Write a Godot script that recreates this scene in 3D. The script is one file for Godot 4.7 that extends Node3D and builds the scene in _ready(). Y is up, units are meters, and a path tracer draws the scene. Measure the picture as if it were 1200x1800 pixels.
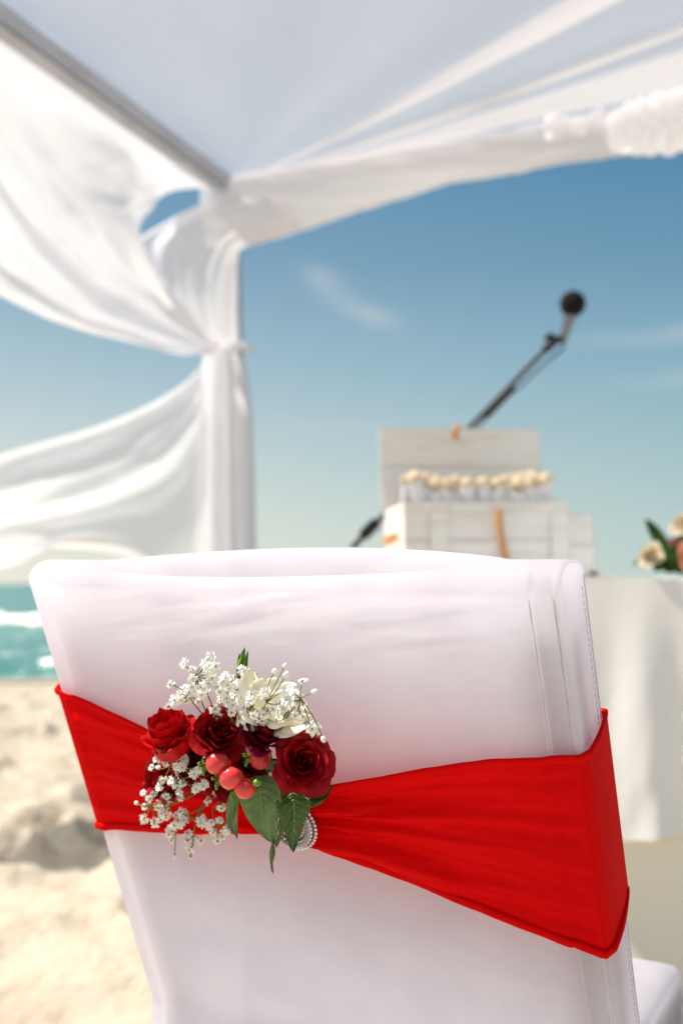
extends Node3D
# A beach wedding: a white covered chair with red sash and corsage, a cloth-draped pavilion behind it.
# Working axes: x right, y up, z away from the viewer; P() turns them into Godot's (z towards the viewer).

const EYE := 0.85
const FOCAL := 1750.0
const CX := 600.0
const CY := 900.0
var cam_r: Vector3
var cam_u: Vector3
var cam_f: Vector3
var rng := RandomNumberGenerator.new()
var M := {}
# chair back frame (working axes)
var ct := Vector3(0.13255, 0.85692, 0.61371)
var crt := Vector3(0.877759, 0.000509, -0.479102)
var cup := Vector3(-0.164741, 0.939365, -0.300757)
var cfw := Vector3(0.479102, 0.0, 0.877759)
var cnr: Vector3


func P(v: Vector3) -> Vector3:
	return Vector3(v.x, v.y, -v.z)


# a sight line of the photograph, met at a distance z
func ray(px: float, py: float) -> Vector3:
	return cam_r * ((px - CX) / FOCAL) - cam_u * ((py - CY) / FOCAL) + cam_f


func seen(px: float, py: float, z: float) -> Vector3:
	var d := ray(px, py)
	return Vector3(0, EYE, 0) + d * (z / d.z)


func seen_level(px: float, py: float, y: float) -> Vector3:
	var d := ray(px, py)
	return Vector3(0, EYE, 0) + d * ((y - EYE) / d.y)


# the point on the plane of the chair's back, lifted w outwards
func on_back(px: float, py: float, w: float) -> Vector3:
	var d := ray(px, py)
	var o := Vector3(0, EYE, 0)
	return o + d * ((ct + cnr * w - o).dot(cnr) / d.dot(cnr))


func CB(u: float, s: float, w: float, d := 0.0) -> Vector3:
	if s > 0.41:
		return CB(u, 0.41, w, d) - Vector3(0, s - 0.41, 0)
	return ct - crt * u - cup * s + cnr * w + cfw * d


# ---------------------------------------------------------------- geometry
class Geo:
	var v := PackedVector3Array()
	var uv := PackedVector2Array()
	var f := PackedInt32Array()
	var col := PackedColorArray()
	var weld := false

	func grid(p: PackedVector3Array, nu: int, nv: int, wrap := false, us := 1.0, vs := 1.0) -> void:
		var b := v.size()
		v.append_array(p)
		for j in nv:
			for i in nu:
				uv.append(Vector2(us * i / maxf(1.0, nu - 1.0), vs * j / maxf(1.0, nv - 1.0)))
		for j in nv - 1:
			for i in (nu if wrap else nu - 1):
				var a := b + j * nu + i
				var c := b + j * nu + (i + 1) % nu
				f.append_array(PackedInt32Array([a, c, a + nu, c, c + nu, a + nu]))

	func tri(a: Vector3, b: Vector3, c: Vector3) -> void:
		var n := v.size()
		v.append_array(PackedVector3Array([a, b, c]))
		uv.append_array(PackedVector2Array([Vector2.ZERO, Vector2(1, 0), Vector2(0, 1)]))
		f.append_array(PackedInt32Array([n, n + 1, n + 2]))

	func tube(path: PackedVector3Array, radii: Array, sides := 8, flat := 1.0, side := Vector3.ZERO) -> void:
		var n := path.size()
		var pts := PackedVector3Array()
		var x := side
		for k in n:
			var t := (path[mini(k + 1, n - 1)] - path[maxi(k - 1, 0)]).normalized()
			if x.length() < 0.01:
				x = t.cross(Vector3.UP if absf(t.y) < 0.9 else Vector3.RIGHT)
			x = (x - t * x.dot(t)).normalized()
			var y := t.cross(x)
			var r: float = radii[mini(k, radii.size() - 1)]
			for i in sides:
				var a := TAU * i / sides
				pts.append(path[k] + (x * cos(a) * r + y * sin(a) * r * flat))
		var b := v.size()
		grid(pts, sides, n, true)
		for e in 2:
			var c := v.size()
			v.append(path[0] if e == 0 else path[n - 1])
			uv.append(Vector2.ZERO)
			var o := b + (0 if e == 0 else (n - 1) * sides)
			for i in sides:
				var p := o + i
				var q := o + (i + 1) % sides
				f.append_array(PackedInt32Array([c, q, p] if e == 0 else [c, p, q]))

	func ball(c: Vector3, r: Vector3, basis := Basis(), la := 8, lo := 12) -> void:
		var pts := PackedVector3Array()
		for j in la + 1:
			var t := PI * j / la
			for i in lo:
				var a := TAU * i / lo
				pts.append(c + basis * Vector3(r.x * sin(t) * cos(a), r.y * cos(t), r.z * sin(t) * sin(a)))
		grid(pts, lo, la + 1, true)

	func box(c: Vector3, size: Vector3, basis := Basis(), bevel := 0.003) -> void:
		var h := size / 2.0
		var bv := minf(bevel, minf(h.x, minf(h.y, h.z)) * 0.6)
		var b := v.size()
		var id := {}
		for sx in [-1, 1]:
			for sy in [-1, 1]:
				for sz in [-1, 1]:
					for ax in 3:
						var q := h - Vector3(bv, bv, bv)
						q[ax] = h[ax]
						id[[sx, sy, sz, ax]] = v.size()
						v.append(c + basis * (q * Vector3(sx, sy, sz)))
						uv.append(Vector2(q.x * sx, q.y * sy))
		for ax in 3:
			var a1 := (ax + 1) % 3
			var a2 := (ax + 2) % 3
			for s in [-1, 1]:
				var k := []
				for e in [[-1, -1], [1, -1], [1, 1], [-1, 1]]:
					var sg := [0, 0, 0]
					sg[ax] = s
					sg[a1] = e[0]
					sg[a2] = e[1]
					k.append(id[[sg[0], sg[1], sg[2], ax]])
				if s < 0:
					k.reverse()
				f.append_array(PackedInt32Array([k[0], k[2], k[1], k[0], k[3], k[2]]))
			for e in [[-1, -1], [1, -1], [1, 1], [-1, 1]]:
				var lo := [0, 0, 0]
				lo[ax] = -1
				lo[a1] = e[0]
				lo[a2] = e[1]
				var hi := lo.duplicate()
				hi[ax] = 1
				var k: Array = [id[[lo[0], lo[1], lo[2], a1]], id[[hi[0], hi[1], hi[2], a1]], id[[hi[0], hi[1], hi[2], a2]], id[[lo[0], lo[1], lo[2], a2]]]
				if e[0] * e[1] > 0:
					k.reverse()
				f.append_array(PackedInt32Array([k[0], k[1], k[2], k[0], k[2], k[3]]))
		for sx in [-1, 1]:
			for sy in [-1, 1]:
				for sz in [-1, 1]:
					var k := [id[[sx, sy, sz, 0]], id[[sx, sy, sz, 1]], id[[sx, sy, sz, 2]]]
					if sx * sy * sz > 0:
						k.reverse()
					f.append_array(PackedInt32Array(k))

	func mesh(mat: Material, solid := false) -> ArrayMesh:
		if solid:
			var vol := 0.0
			for k in range(0, f.size(), 3):
				vol += v[f[k]].dot(v[f[k + 2]].cross(v[f[k + 1]]))
			if vol < 0:
				for k in range(0, f.size(), 3):
					var t := f[k + 1]
					f[k + 1] = f[k + 2]
					f[k + 2] = t
		var n := PackedVector3Array()
		n.resize(v.size())
		for k in range(0, f.size(), 3):
			var a := f[k]
			var b := f[k + 1]
			var c := f[k + 2]
			var g := (v[c] - v[a]).cross(v[b] - v[a])
			n[a] += g
			n[b] += g
			n[c] += g
		if weld:
			var sum := {}
			for k in v.size():
				var key := Vector3i((v[k] * 50000.0).round())
				sum[key] = sum.get(key, Vector3.ZERO) + n[k]
			for k in v.size():
				n[k] = sum[Vector3i((v[k] * 50000.0).round())]
		for k in n.size():
			n[k] = n[k].normalized() if n[k].length() > 1e-20 else Vector3.UP
		var arr := []
		arr.resize(Mesh.ARRAY_MAX)
		arr[Mesh.ARRAY_VERTEX] = v
		arr[Mesh.ARRAY_NORMAL] = n
		arr[Mesh.ARRAY_TEX_UV] = uv
		if col.size() == v.size() and col.size():
			arr[Mesh.ARRAY_COLOR] = col
		arr[Mesh.ARRAY_INDEX] = f
		var m := ArrayMesh.new()
		m.add_surface_from_arrays(Mesh.PRIMITIVE_TRIANGLES, arr)
		m.surface_set_material(0, mat)
		return m


# ---------------------------------------------------------------- naming and placing
var taken := {}


func numbered(called: String) -> String:
	var n: int = taken.get(called, 0)
	taken[called] = n + 1
	return called if n == 0 else "%s_%03d" % [called, n]


func tag(o: Node3D, label: String, category: String, group := "", kind := "") -> void:
	if label:
		o.set_meta("label", label)
	if category:
		o.set_meta("category", category)
	if group:
		o.set_meta("group", group)
	if kind:
		o.set_meta("kind", kind)


# a thing: Node3D at its base (working axes); the parts' shapes are given in the world and moved under it
func thing(called: String, label: String, category: String, at: Vector3, group := "") -> Node3D:
	var o := Node3D.new()
	o.name = numbered(called)
	add_child(o)
	o.position = P(at)
	tag(o, label, category, group)
	return o


func put(called: String, g: Geo, mat: Material, parent: Node3D = null, solid := false) -> MeshInstance3D:
	var o := MeshInstance3D.new()
	var base := Vector3.ZERO
	if parent:
		var t: Node = parent
		while t != self and t is Node3D:
			base += (t as Node3D).position
			t = t.get_parent()
	for k in g.v.size():
		g.v[k] = Vector3(g.v[k].x, g.v[k].y, -g.v[k].z) - base
	o.mesh = g.mesh(mat, solid)
	if parent:
		o.name = called
		parent.add_child(o, true)
	else:
		o.name = numbered(called)
		add_child(o, true)
	return o


# ---------------------------------------------------------------- curves and cloth
func spline(p: Array, t: float) -> Vector3:
	var n := p.size() - 1
	var x := clampf(t, 0.0, 1.0) * n
	var i := mini(int(x), n - 1)
	var q := x - i
	var a: Vector3 = p[maxi(i - 1, 0)]
	var b: Vector3 = p[i]
	var c: Vector3 = p[i + 1]
	var d: Vector3 = p[mini(i + 2, n)]
	return 0.5 * (2.0 * b + (c - a) * q + (2.0 * a - 5.0 * b + 4.0 * c - d) * q * q + (3.0 * b - a - 3.0 * c + d) * q * q * q)


func curve(p: Array, n: int) -> PackedVector3Array:
	var o := PackedVector3Array()
	for i in n:
		o.append(spline(p, i / (n - 1.0)))
	return o


func lerp_keys(keys: Array, x: float) -> float:
	# keys: [x, y] rising in x, eased between
	if x <= keys[0][0]:
		return keys[0][1]
	for k in keys.size() - 1:
		if x <= keys[k + 1][0]:
			var t: float = (x - keys[k][0]) / (keys[k + 1][0] - keys[k][0])
			return lerpf(keys[k][1], keys[k + 1][1], t)
	return keys[keys.size() - 1][1]


func cloth(guides: Array, nu: int, nv: int, fold: Callable) -> Geo:
	var rows := []
	for g in guides:
		rows.append(curve(g, nu))
	var pts := PackedVector3Array()
	pts.resize(nu * nv)
	for i in nu:
		var across := []
		for r in rows:
			across.append(r[i])
		for j in nv:
			pts[j * nu + i] = spline(across, j / (nv - 1.0))
	var out := PackedVector3Array()
	out.resize(nu * nv)
	for j in nv:
		for i in nu:
			var du := pts[j * nu + mini(i + 1, nu - 1)] - pts[j * nu + maxi(i - 1, 0)]
			var dv := pts[mini(j + 1, nv - 1) * nu + i] - pts[maxi(j - 1, 0) * nu + i]
			var n := du.cross(dv)
			n = n.normalized() if n.length() > 1e-9 else Vector3(0, 0, -1)
			var h: float = fold.call(i / (nu - 1.0), j / (nv - 1.0))
			out[j * nu + i] = pts[j * nu + i] + n * h
	var geo := Geo.new()
	geo.grid(out, nu, nv)
	return geo


# ---------------------------------------------------------------- materials
func noise_tex(freq: float, ramp: Array, size := 512, octaves := 4, seed_ := 1, kind := FastNoiseLite.TYPE_SIMPLEX_SMOOTH) -> NoiseTexture2D:
	var n := FastNoiseLite.new()
	n.noise_type = kind
	n.seed = seed_
	n.frequency = freq
	n.fractal_octaves = octaves
	var t := NoiseTexture2D.new()
	t.width = size
	t.height = size
	t.seamless = true
	t.noise = n
	if ramp.size():
		var g := Gradient.new()
		g.offsets = PackedFloat32Array(ramp.map(func(r): return r[0]))
		g.colors = PackedColorArray(ramp.map(func(r): return r[1]))
		t.color_ramp = g
	return t


func mat(called: String, c: Color, rough := 0.8) -> StandardMaterial3D:
	var m := StandardMaterial3D.new()
	m.resource_name = called
	m.albedo_color = c
	m.roughness = rough
	m.metallic_specular = 0.4
	m.cull_mode = BaseMaterial3D.CULL_DISABLED
	M[called] = m
	return m


func tri_tex(m: StandardMaterial3D, t: Texture2D, scale: Vector3) -> void:
	m.albedo_texture = t
	m.uv1_triplanar = true
	m.uv1_world_triplanar = true
	m.uv1_scale = scale


func bump(m: StandardMaterial3D, t: Texture2D, cm: float) -> void:
	m.heightmap_enabled = true
	m.heightmap_texture = t
	m.heightmap_scale = cm


func weave_tex() -> ImageTexture:
	var im := Image.create(64, 64, false, Image.FORMAT_RGB8)
	for y in 64:
		for x in 64:
			var a := sin(TAU * (x + 0.5) / 8.0) * sin(TAU * (y + 0.5) / 8.0)
			var b := 0.5 + 0.4 * a
			im.set_pixel(x, y, Color(b, b, b))
	return ImageTexture.create_from_image(im)


func white(v: float) -> Color:
	return Color(v, v, v)


func materials() -> void:
	var weave := weave_tex()
	var m := mat("stretch_cover", Color8(245, 243, 246), 0.8)
	m.metallic_specular = 0.25
	m.backlight_enabled = true
	m.backlight = white(1.2)
	m.rim_enabled = true
	m.rim = 0.3
	tri_tex(m, noise_tex(0.01, [[0.0, Color8(240, 238, 240)], [0.6, Color8(250, 249, 250)], [1.0, Color8(252, 252, 252)]], 256, 4, 3), Vector3(4, 4, 4))
	m.uv1_scale = Vector3(5, 5, 5)
	bump(m, noise_tex(0.02, [], 256, 5, 8), 0.05)
	m = mat("cover_seam", Color8(178, 168, 172), 0.9)
	m = mat("chair_frame", Color8(150, 148, 150), 0.5)
	m = mat("red_sash", Color8(248, 4, 9), 0.75)
	m.metallic_specular = 0.22
	m.backlight_enabled = true
	m.backlight = white(0.9)
	tri_tex(m, weave, Vector3(90, 90, 90))
	m.albedo_texture = noise_tex(0.02, [[0.0, white(0.92)], [1.0, white(1.0)]], 256, 4, 5)
	bump(m, weave, 0.02)
	m = mat("sheer_cloth", Color8(222, 221, 228), 0.9)
	m.backlight_enabled = true
	m.backlight = white(0.7)
	m.transparency = BaseMaterial3D.TRANSPARENCY_ALPHA
	m.albedo_color.a = 0.86
	m = mat("drape_cloth", Color8(236, 234, 239), 0.9)
	m.backlight_enabled = true
	m.backlight = white(1.1)
	m.transparency = BaseMaterial3D.TRANSPARENCY_ALPHA
	m.albedo_color.a = 0.9
	m = mat("thin_veil", Color8(234, 231, 236), 0.9)
	m.backlight_enabled = true
	m.backlight = white(0.8)
	m.transparency = BaseMaterial3D.TRANSPARENCY_ALPHA
	m.albedo_color.a = 0.74
	m = mat("canopy_sheer", Color8(224, 217, 221), 0.9)
	m.backlight_enabled = true
	m.backlight = white(0.7)
	m.transparency = BaseMaterial3D.TRANSPARENCY_ALPHA
	m.albedo_color.a = 0.47
	m = mat("pleat_cloth", Color8(226, 221, 224), 0.9)
	m.backlight_enabled = true
	m.backlight = white(0.8)
	m.transparency = BaseMaterial3D.TRANSPARENCY_ALPHA
	m.albedo_color.a = 0.6
	m = mat("white_post", Color8(188, 192, 204), 0.5)
	tri_tex(m, noise_tex(0.008, [[0.0, Color8(224, 223, 222)], [1.0, Color8(255, 255, 255)]], 256, 4, 11), Vector3(2, 0.6, 2))
	m = mat("lace_cloth", Color8(246, 242, 236), 0.9)
	bump(m, noise_tex(0.03, [], 256, 3, 6), 0.04)
	m.uv1_triplanar = true
	m.uv1_world_triplanar = true
	m.uv1_scale = Vector3(3, 3, 3)
	m = mat("table_skirt", Color8(250, 243, 224), 0.85)
	m = mat("lace_dot", Color8(250, 248, 244), 0.8)
	m = mat("whitewashed_wood", Color8(253, 249, 243), 0.8)
	tri_tex(m, noise_tex(0.006, [[0.0, Color8(236, 227, 218)], [0.3, Color8(249, 245, 241)], [0.5, Color8(252, 250, 247)], [1.0, Color8(255, 255, 255)]], 512, 5, 21), Vector3(1.5, 9, 1.5))
	bump(m, noise_tex(0.006, [], 256, 5, 22), 0.06)
	m = mat("rope", Color8(206, 150, 92), 0.9)
	m = mat("brass_corner", Color8(120, 84, 60), 0.5)
	m = mat("cone_paper", Color8(244, 243, 246), 0.8)
	m.backlight_enabled = true
	m.backlight = white(0.5)
	m = mat("cream_petal", Color8(236, 212, 176), 0.7)
	m.backlight_enabled = true
	m.backlight = white(0.5)
	m = mat("black_metal", Color8(26, 27, 30), 0.42)
	m = mat("black_foam", Color8(22, 17, 17), 0.95)
	bump(m, noise_tex(0.08, [], 128, 3, 7), 0.3)
	m.uv1_triplanar = true
	m.uv1_scale = Vector3(10, 10, 10)
	m = mat("grey_metal", Color8(120, 124, 130), 0.35)
	m.metallic = 0.6
	m = mat("cable", Color8(34, 38, 44), 0.6)
	# flowers
	for r in [["crimson", Color8(164, 4, 16)], ["scarlet", Color8(206, 8, 14)], ["wine", Color8(128, 6, 30)]]:
		m = mat("petal_" + r[0], r[1], 0.55)
		m.backlight_enabled = true
		m.backlight = white(0.28)
		m.metallic_specular = 0.3
		tri_tex(m, noise_tex(0.02, [[0.0, white(0.72)], [0.6, white(1.0)], [1.0, white(1.0)]], 128, 4, 31), Vector3(14, 14, 14))
	m = mat("petal_white", Color8(253, 251, 242), 0.5)
	m.backlight_enabled = true
	m.backlight = white(0.7)
	tri_tex(m, noise_tex(0.02, [[0.0, Color8(244, 236, 196)], [0.7, white(1.0)], [1.0, white(1.0)]], 128, 3, 32), Vector3(10, 10, 10))
	m = mat("floret_white", Color8(250, 249, 240), 0.7)
	m.backlight_enabled = true
	m.backlight = white(0.6)
	m = mat("sprig_green", Color8(112, 118, 56), 0.7)
	m = mat("berry_coral", Color8(232, 66, 62), 0.25)
	m.clearcoat_enabled = true
	m.clearcoat = 0.6
	m.clearcoat_roughness = 0.15
	m.subsurf_scatter_enabled = true
	m.subsurf_scatter_strength = 0.15
	tri_tex(m, noise_tex(0.02, [[0.0, Color8(235, 190, 180)], [0.5, white(1.0)], [1.0, Color8(255, 225, 215)]], 128, 4, 33), Vector3(22, 22, 22))
	m = mat("berry_red", Color8(190, 30, 34), 0.28)
	m.clearcoat_enabled = true
	m.clearcoat = 0.5
	m = mat("leaf_eucalyptus", Color8(92, 124, 76), 0.5)
	m.backlight_enabled = true
	m.backlight = white(0.35)
	tri_tex(m, noise_tex(0.02, [[0.0, Color8(190, 200, 170)], [0.5, white(1.0)], [1.0, Color8(255, 250, 235)]], 256, 5, 34), Vector3(16, 16, 16))
	bump(m, noise_tex(0.05, [], 128, 4, 35), 0.03)
	m = mat("leaf_rose", Color8(58, 92, 34), 0.45)
	m.backlight_enabled = true
	m.backlight = white(0.35)
	tri_tex(m, noise_tex(0.03, [[0.0, Color8(170, 185, 150)], [0.6, white(1.0)], [1.0, white(1.0)]], 256, 5, 36), Vector3(16, 16, 16))
	bump(m, noise_tex(0.05, [], 128, 4, 37), 0.04)
	m = mat("leaf_vein", Color8(128, 146, 88), 0.6)
	m = mat("bud_green", Color8(110, 148, 44), 0.5)
	m = mat("crystal", Color8(246, 246, 250), 0.08)
	m.metallic = 0.35
	m = mat("silver_setting", Color8(150, 150, 154), 0.3)
	m.metallic = 0.9
	m = mat("rose_peach", Color8(240, 178, 148), 0.65)
	m = mat("rose_cream", Color8(240, 226, 196), 0.65)
	m = mat("bud_pink", Color8(206, 84, 92), 0.6)
	m = mat("leaf_dark", Color8(56, 84, 26), 0.5)
	# ground
	m = mat("sand", Color8(170, 161, 148), 0.95)
	m.metallic_specular = 0.2
	tri_tex(m, noise_tex(0.01, [[0.0, Color8(238, 230, 218)], [0.5, Color8(250, 246, 240)], [1.0, Color8(255, 255, 252)]], 512, 6, 41), Vector3(0.9, 0.9, 0.9))
	bump(m, noise_tex(0.03, [], 512, 5, 42), 1.2)
	m = mat("wet_sand", Color8(168, 150, 124), 0.35)
	m = mat("sea_water", Color8(58, 112, 106), 0.3)
	m.metallic_specular = 0.5
	bump(m, noise_tex(0.012, [], 512, 4, 43), 14.0)
	m.uv1_triplanar = true
	m.uv1_world_triplanar = true
	m.uv1_scale = Vector3(0.12, 0.12, 0.4)
	m = mat("sea_foam", Color8(244, 240, 230), 0.9)
	bump(m, noise_tex(0.03, [], 256, 5, 44), 5.0)
	m.uv1_triplanar = true
	m.uv1_world_triplanar = true
	m.uv1_scale = Vector3(0.6, 0.6, 0.6)


# ---------------------------------------------------------------- sky
func sky_panorama() -> ImageTexture:
	var w := 1024
	var h := 512
	var im := Image.create(w, h, false, Image.FORMAT_RGBF)
	var keys := [[-90, 205, 198, 186], [-0.5, 218, 222, 212], [0.0, 221, 225, 213], [3.0, 211, 221, 213], [7.3, 189, 208, 210], [12.0, 160, 190, 204], [17.7, 128, 165, 189], [23.0, 104, 150, 182], [30.0, 86, 136, 173], [50.0, 70, 122, 166], [90.0, 60, 108, 156]]
	var n := FastNoiseLite.new()
	n.seed = 77
	n.frequency = 0.05
	n.fractal_octaves = 5
	# cirrus wisps: azimuth, elevation, length, thickness, tilt, strength (degrees)
	var wisps := [[-0.6, 16.7, 1.6, 0.7, -0.45, 0.34], [1.8, 15.1, 1.7, 0.45, -0.25, 0.42], [18.5, 13.3, 4.4, 0.42, 0.0, 0.42], [20.0, 10.9, 3.4, 0.4, 0.0, 0.42], [-1.0, 8.9, 5.0, 0.35, -0.02, 0.22], [-30.0, 18.0, 8.0, 1.2, 0.1, 0.2], [52.0, 24.0, 9.0, 1.4, -0.1, 0.2], [-80.0, 20.0, 9.0, 1.2, 0.1, 0.2], [120.0, 22.0, 9.0, 1.4, -0.1, 0.2], [170.0, 15.0, 9.0, 1.2, 0.05, 0.2]]
	for y in h:
		var el := 90.0 - (y + 0.5) / h * 180.0
		var k := 0
		while k < keys.size() - 2 and el > keys[k + 1][0]:
			k += 1
		var t := clampf((el - keys[k][0]) / (keys[k + 1][0] - keys[k][0]), 0.0, 1.0)
		var base := Color8(int(keys[k][1]), int(keys[k][2]), int(keys[k][3])).srgb_to_linear().lerp(Color8(int(keys[k + 1][1]), int(keys[k + 1][2]), int(keys[k + 1][3])).srgb_to_linear(), t)
		for x in w:
			var c := base
			if el > 0:
				var az := (x + 0.5) / w * 360.0
				az = az - 360.0 if az > 180.0 else az
				var warm := smooth(50.0, -50.0, az) if absf(az) < 90.0 else smooth(50.0, -50.0, 180.0 * signf(az) - az)
				c = Color(c.r * lerpf(0.55, 1.45, warm), c.g * lerpf(0.76, 1.24, warm), c.b * lerpf(0.84, 1.16, warm))
				if el < 40.0:
					var nn := n.get_noise_2d(az * 1.6, el * 7.0)
					var cl := 0.0
					for s in wisps:
						var dx: float = az - s[0]
						if absf(dx) < s[2] * 2.5:
							var dy: float = el - s[1] - dx * s[4] - nn * 0.5
							cl += s[5] * exp(-dx * dx / (s[2] * s[2]) - dy * dy / (s[3] * s[3])) * (0.8 + 0.6 * nn)
					cl = clampf(cl, 0.0, 0.6)
					c = c.lerp(Color(0.72, 0.74, 0.74), cl)
			im.set_pixel(x, y, Color(c.r * 0.50, c.g * 0.51, c.b * 0.515))
	return ImageTexture.create_from_image(im)


func _ready() -> void:
	rng.seed = 20
	var pitch := deg_to_rad(4.0)
	var roll := deg_to_rad(0.5)
	var f := Vector3(0, sin(pitch), cos(pitch))
	var u := Vector3(0, cos(pitch), -sin(pitch))
	cam_r = Vector3.RIGHT * cos(roll) - u * sin(roll)
	cam_u = u * cos(roll) + Vector3.RIGHT * sin(roll)
	cam_f = f
	cnr = crt.cross(cup).normalized()
	if cnr.dot(cfw) > 0:
		cnr = -cnr

	var cam := Camera3D.new()
	cam.name = "camera"
	add_child(cam)
	cam.position = Vector3(0, EYE, 0)
	cam.basis = Basis(P(cam_r), P(cam_u), -P(cam_f))
	var lens := CameraAttributesPhysical.new()
	lens.frustum_focal_length = 23.33
	lens.frustum_focus_distance = 0.70
	lens.frustum_near = 0.05
	lens.frustum_far = 6000.0
	lens.exposure_aperture = 2.9
	cam.attributes = lens
	cam.current = true

	var we := WorldEnvironment.new()
	we.name = "environment"
	var env := Environment.new()
	env.background_mode = Environment.BG_SKY
	var sky := Sky.new()
	var pm := PanoramaSkyMaterial.new()
	pm.panorama = sky_panorama()
	sky.sky_material = pm
	env.sky = sky
	env.tonemap_mode = Environment.TONE_MAPPER_LINEAR
	env.tonemap_exposure = 1.92
	env.sdfgi_enabled = true
	env.ssao_enabled = true
	env.ssil_enabled = true
	we.environment = env
	add_child(we)

	var sun := DirectionalLight3D.new()
	sun.name = "sun"
	sun.light_energy = 1.6
	sun.light_color = Color8(255, 247, 236)
	sun.light_angular_distance = 0.5
	sun.shadow_enabled = true
	add_child(sun)
	var s := P(Vector3(-0.51, 0.85, 0.10)).normalized()      # towards the sun: high, to the left
	sun.basis = Basis.looking_at(-s, Vector3(0, 0, 1))

	materials()
	ground()
	sea()
	pavilion()
	chair()
	sash()
	table()
	crate()
	microphone()
	table_flowers()
	corsage()


# ---------------------------------------------------------------- beach
func ground() -> void:
	var n := FastNoiseLite.new()
	n.seed = 5
	n.frequency = 0.55
	n.fractal_octaves = 4
	var n2 := FastNoiseLite.new()
	n2.seed = 9
	n2.frequency = 3.0
	n2.fractal_octaves = 3
	var dents := []
	var r := RandomNumberGenerator.new()
	r.seed = 4
	for k in 420:
		var a := r.randf() * TAU
		dents.append([r.randf_range(-5.5, 5.5), r.randf_range(0.2, 8.6), r.randf_range(0.05, 0.12), r.randf_range(0.10, 0.19), a, r.randf_range(0.015, 0.05)])
	var cells := {}
	for d in dents:
		var key := Vector2i(floori(d[0]), floori(d[1]))
		for ox in [-1, 0, 1]:
			for oz in [-1, 0, 1]:
				var kk: Vector2i = key + Vector2i(ox, oz)
				if not cells.has(kk):
					cells[kk] = []
				cells[kk].append(d)
	var xs := []
	var x := -700.0
	for v in [-700, -300, -120, -60, -30, -18, -12, -9, -7, -6]:
		xs.append(float(v))
	x = -5.0
	while x < 3.0:
		xs.append(x)
		x += 0.03 if x < 0.2 else 0.06
	for v in [3.2, 3.6, 4, 5, 6, 8, 11, 16, 28, 60, 120, 300, 700]:
		xs.append(float(v))
	var zs := []
	for v in [-600, -250, -100, -50, -25, -14, -8, -5, -3, -2, -1.2, -0.6, 0.0, 0.5, 1.0]:
		zs.append(float(v))
	var z := 1.3
	while z < 9.6:
		zs.append(z)
		z += 0.03 if z < 6.0 else 0.06
	for v in [9.8, 10.2, 10.8, 11.6, 12.6, 14, 18]:
		zs.append(float(v))
	var pts := PackedVector3Array()
	for zz in zs:
		for xx in xs:
			pts.append(Vector3(xx, sand_height(xx, zz, n, n2, cells), zz))
	var g := Geo.new()
	g.grid(pts, xs.size(), zs.size())
	var o := put("sand_beach", g, M.sand)
	tag(o, "pale sand beach trodden into small dents and ridges", "", "", "structure")


func sand_height(x: float, z: float, n: FastNoiseLite, n2: FastNoiseLite, cells: Dictionary) -> float:
	var h := n.get_noise_2d(x, z) * 0.05 + n2.get_noise_2d(x, z) * 0.034 + n2.get_noise_2d(x * 3.1 + 40.0, z * 3.1) * 0.010
	for d in cells.get(Vector2i(floori(x), floori(z)), []):
		var dx: float = x - d[0]
		var dz: float = z - d[1]
		var a: float = (dx * cos(d[4]) + dz * sin(d[4])) / d[3]
		var b: float = (-dx * sin(d[4]) + dz * cos(d[4])) / d[2]
		var q := a * a + b * b
		if q < 6.0:
			h += d[5] * 1.8 * (-exp(-q * 1.6) + 0.55 * exp(-(sqrt(q) - 1.25) * (sqrt(q) - 1.25) * 6.0))
	h *= clampf((9.4 - z) / 1.4, 0.0, 1.0) * clampf((12.0 - absf(x)) / 6.0, 0.15, 1.0)
	return h - 0.02 - clampf((z - 8.6) / 9.0, 0.0, 1.0) * 0.45


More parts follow.
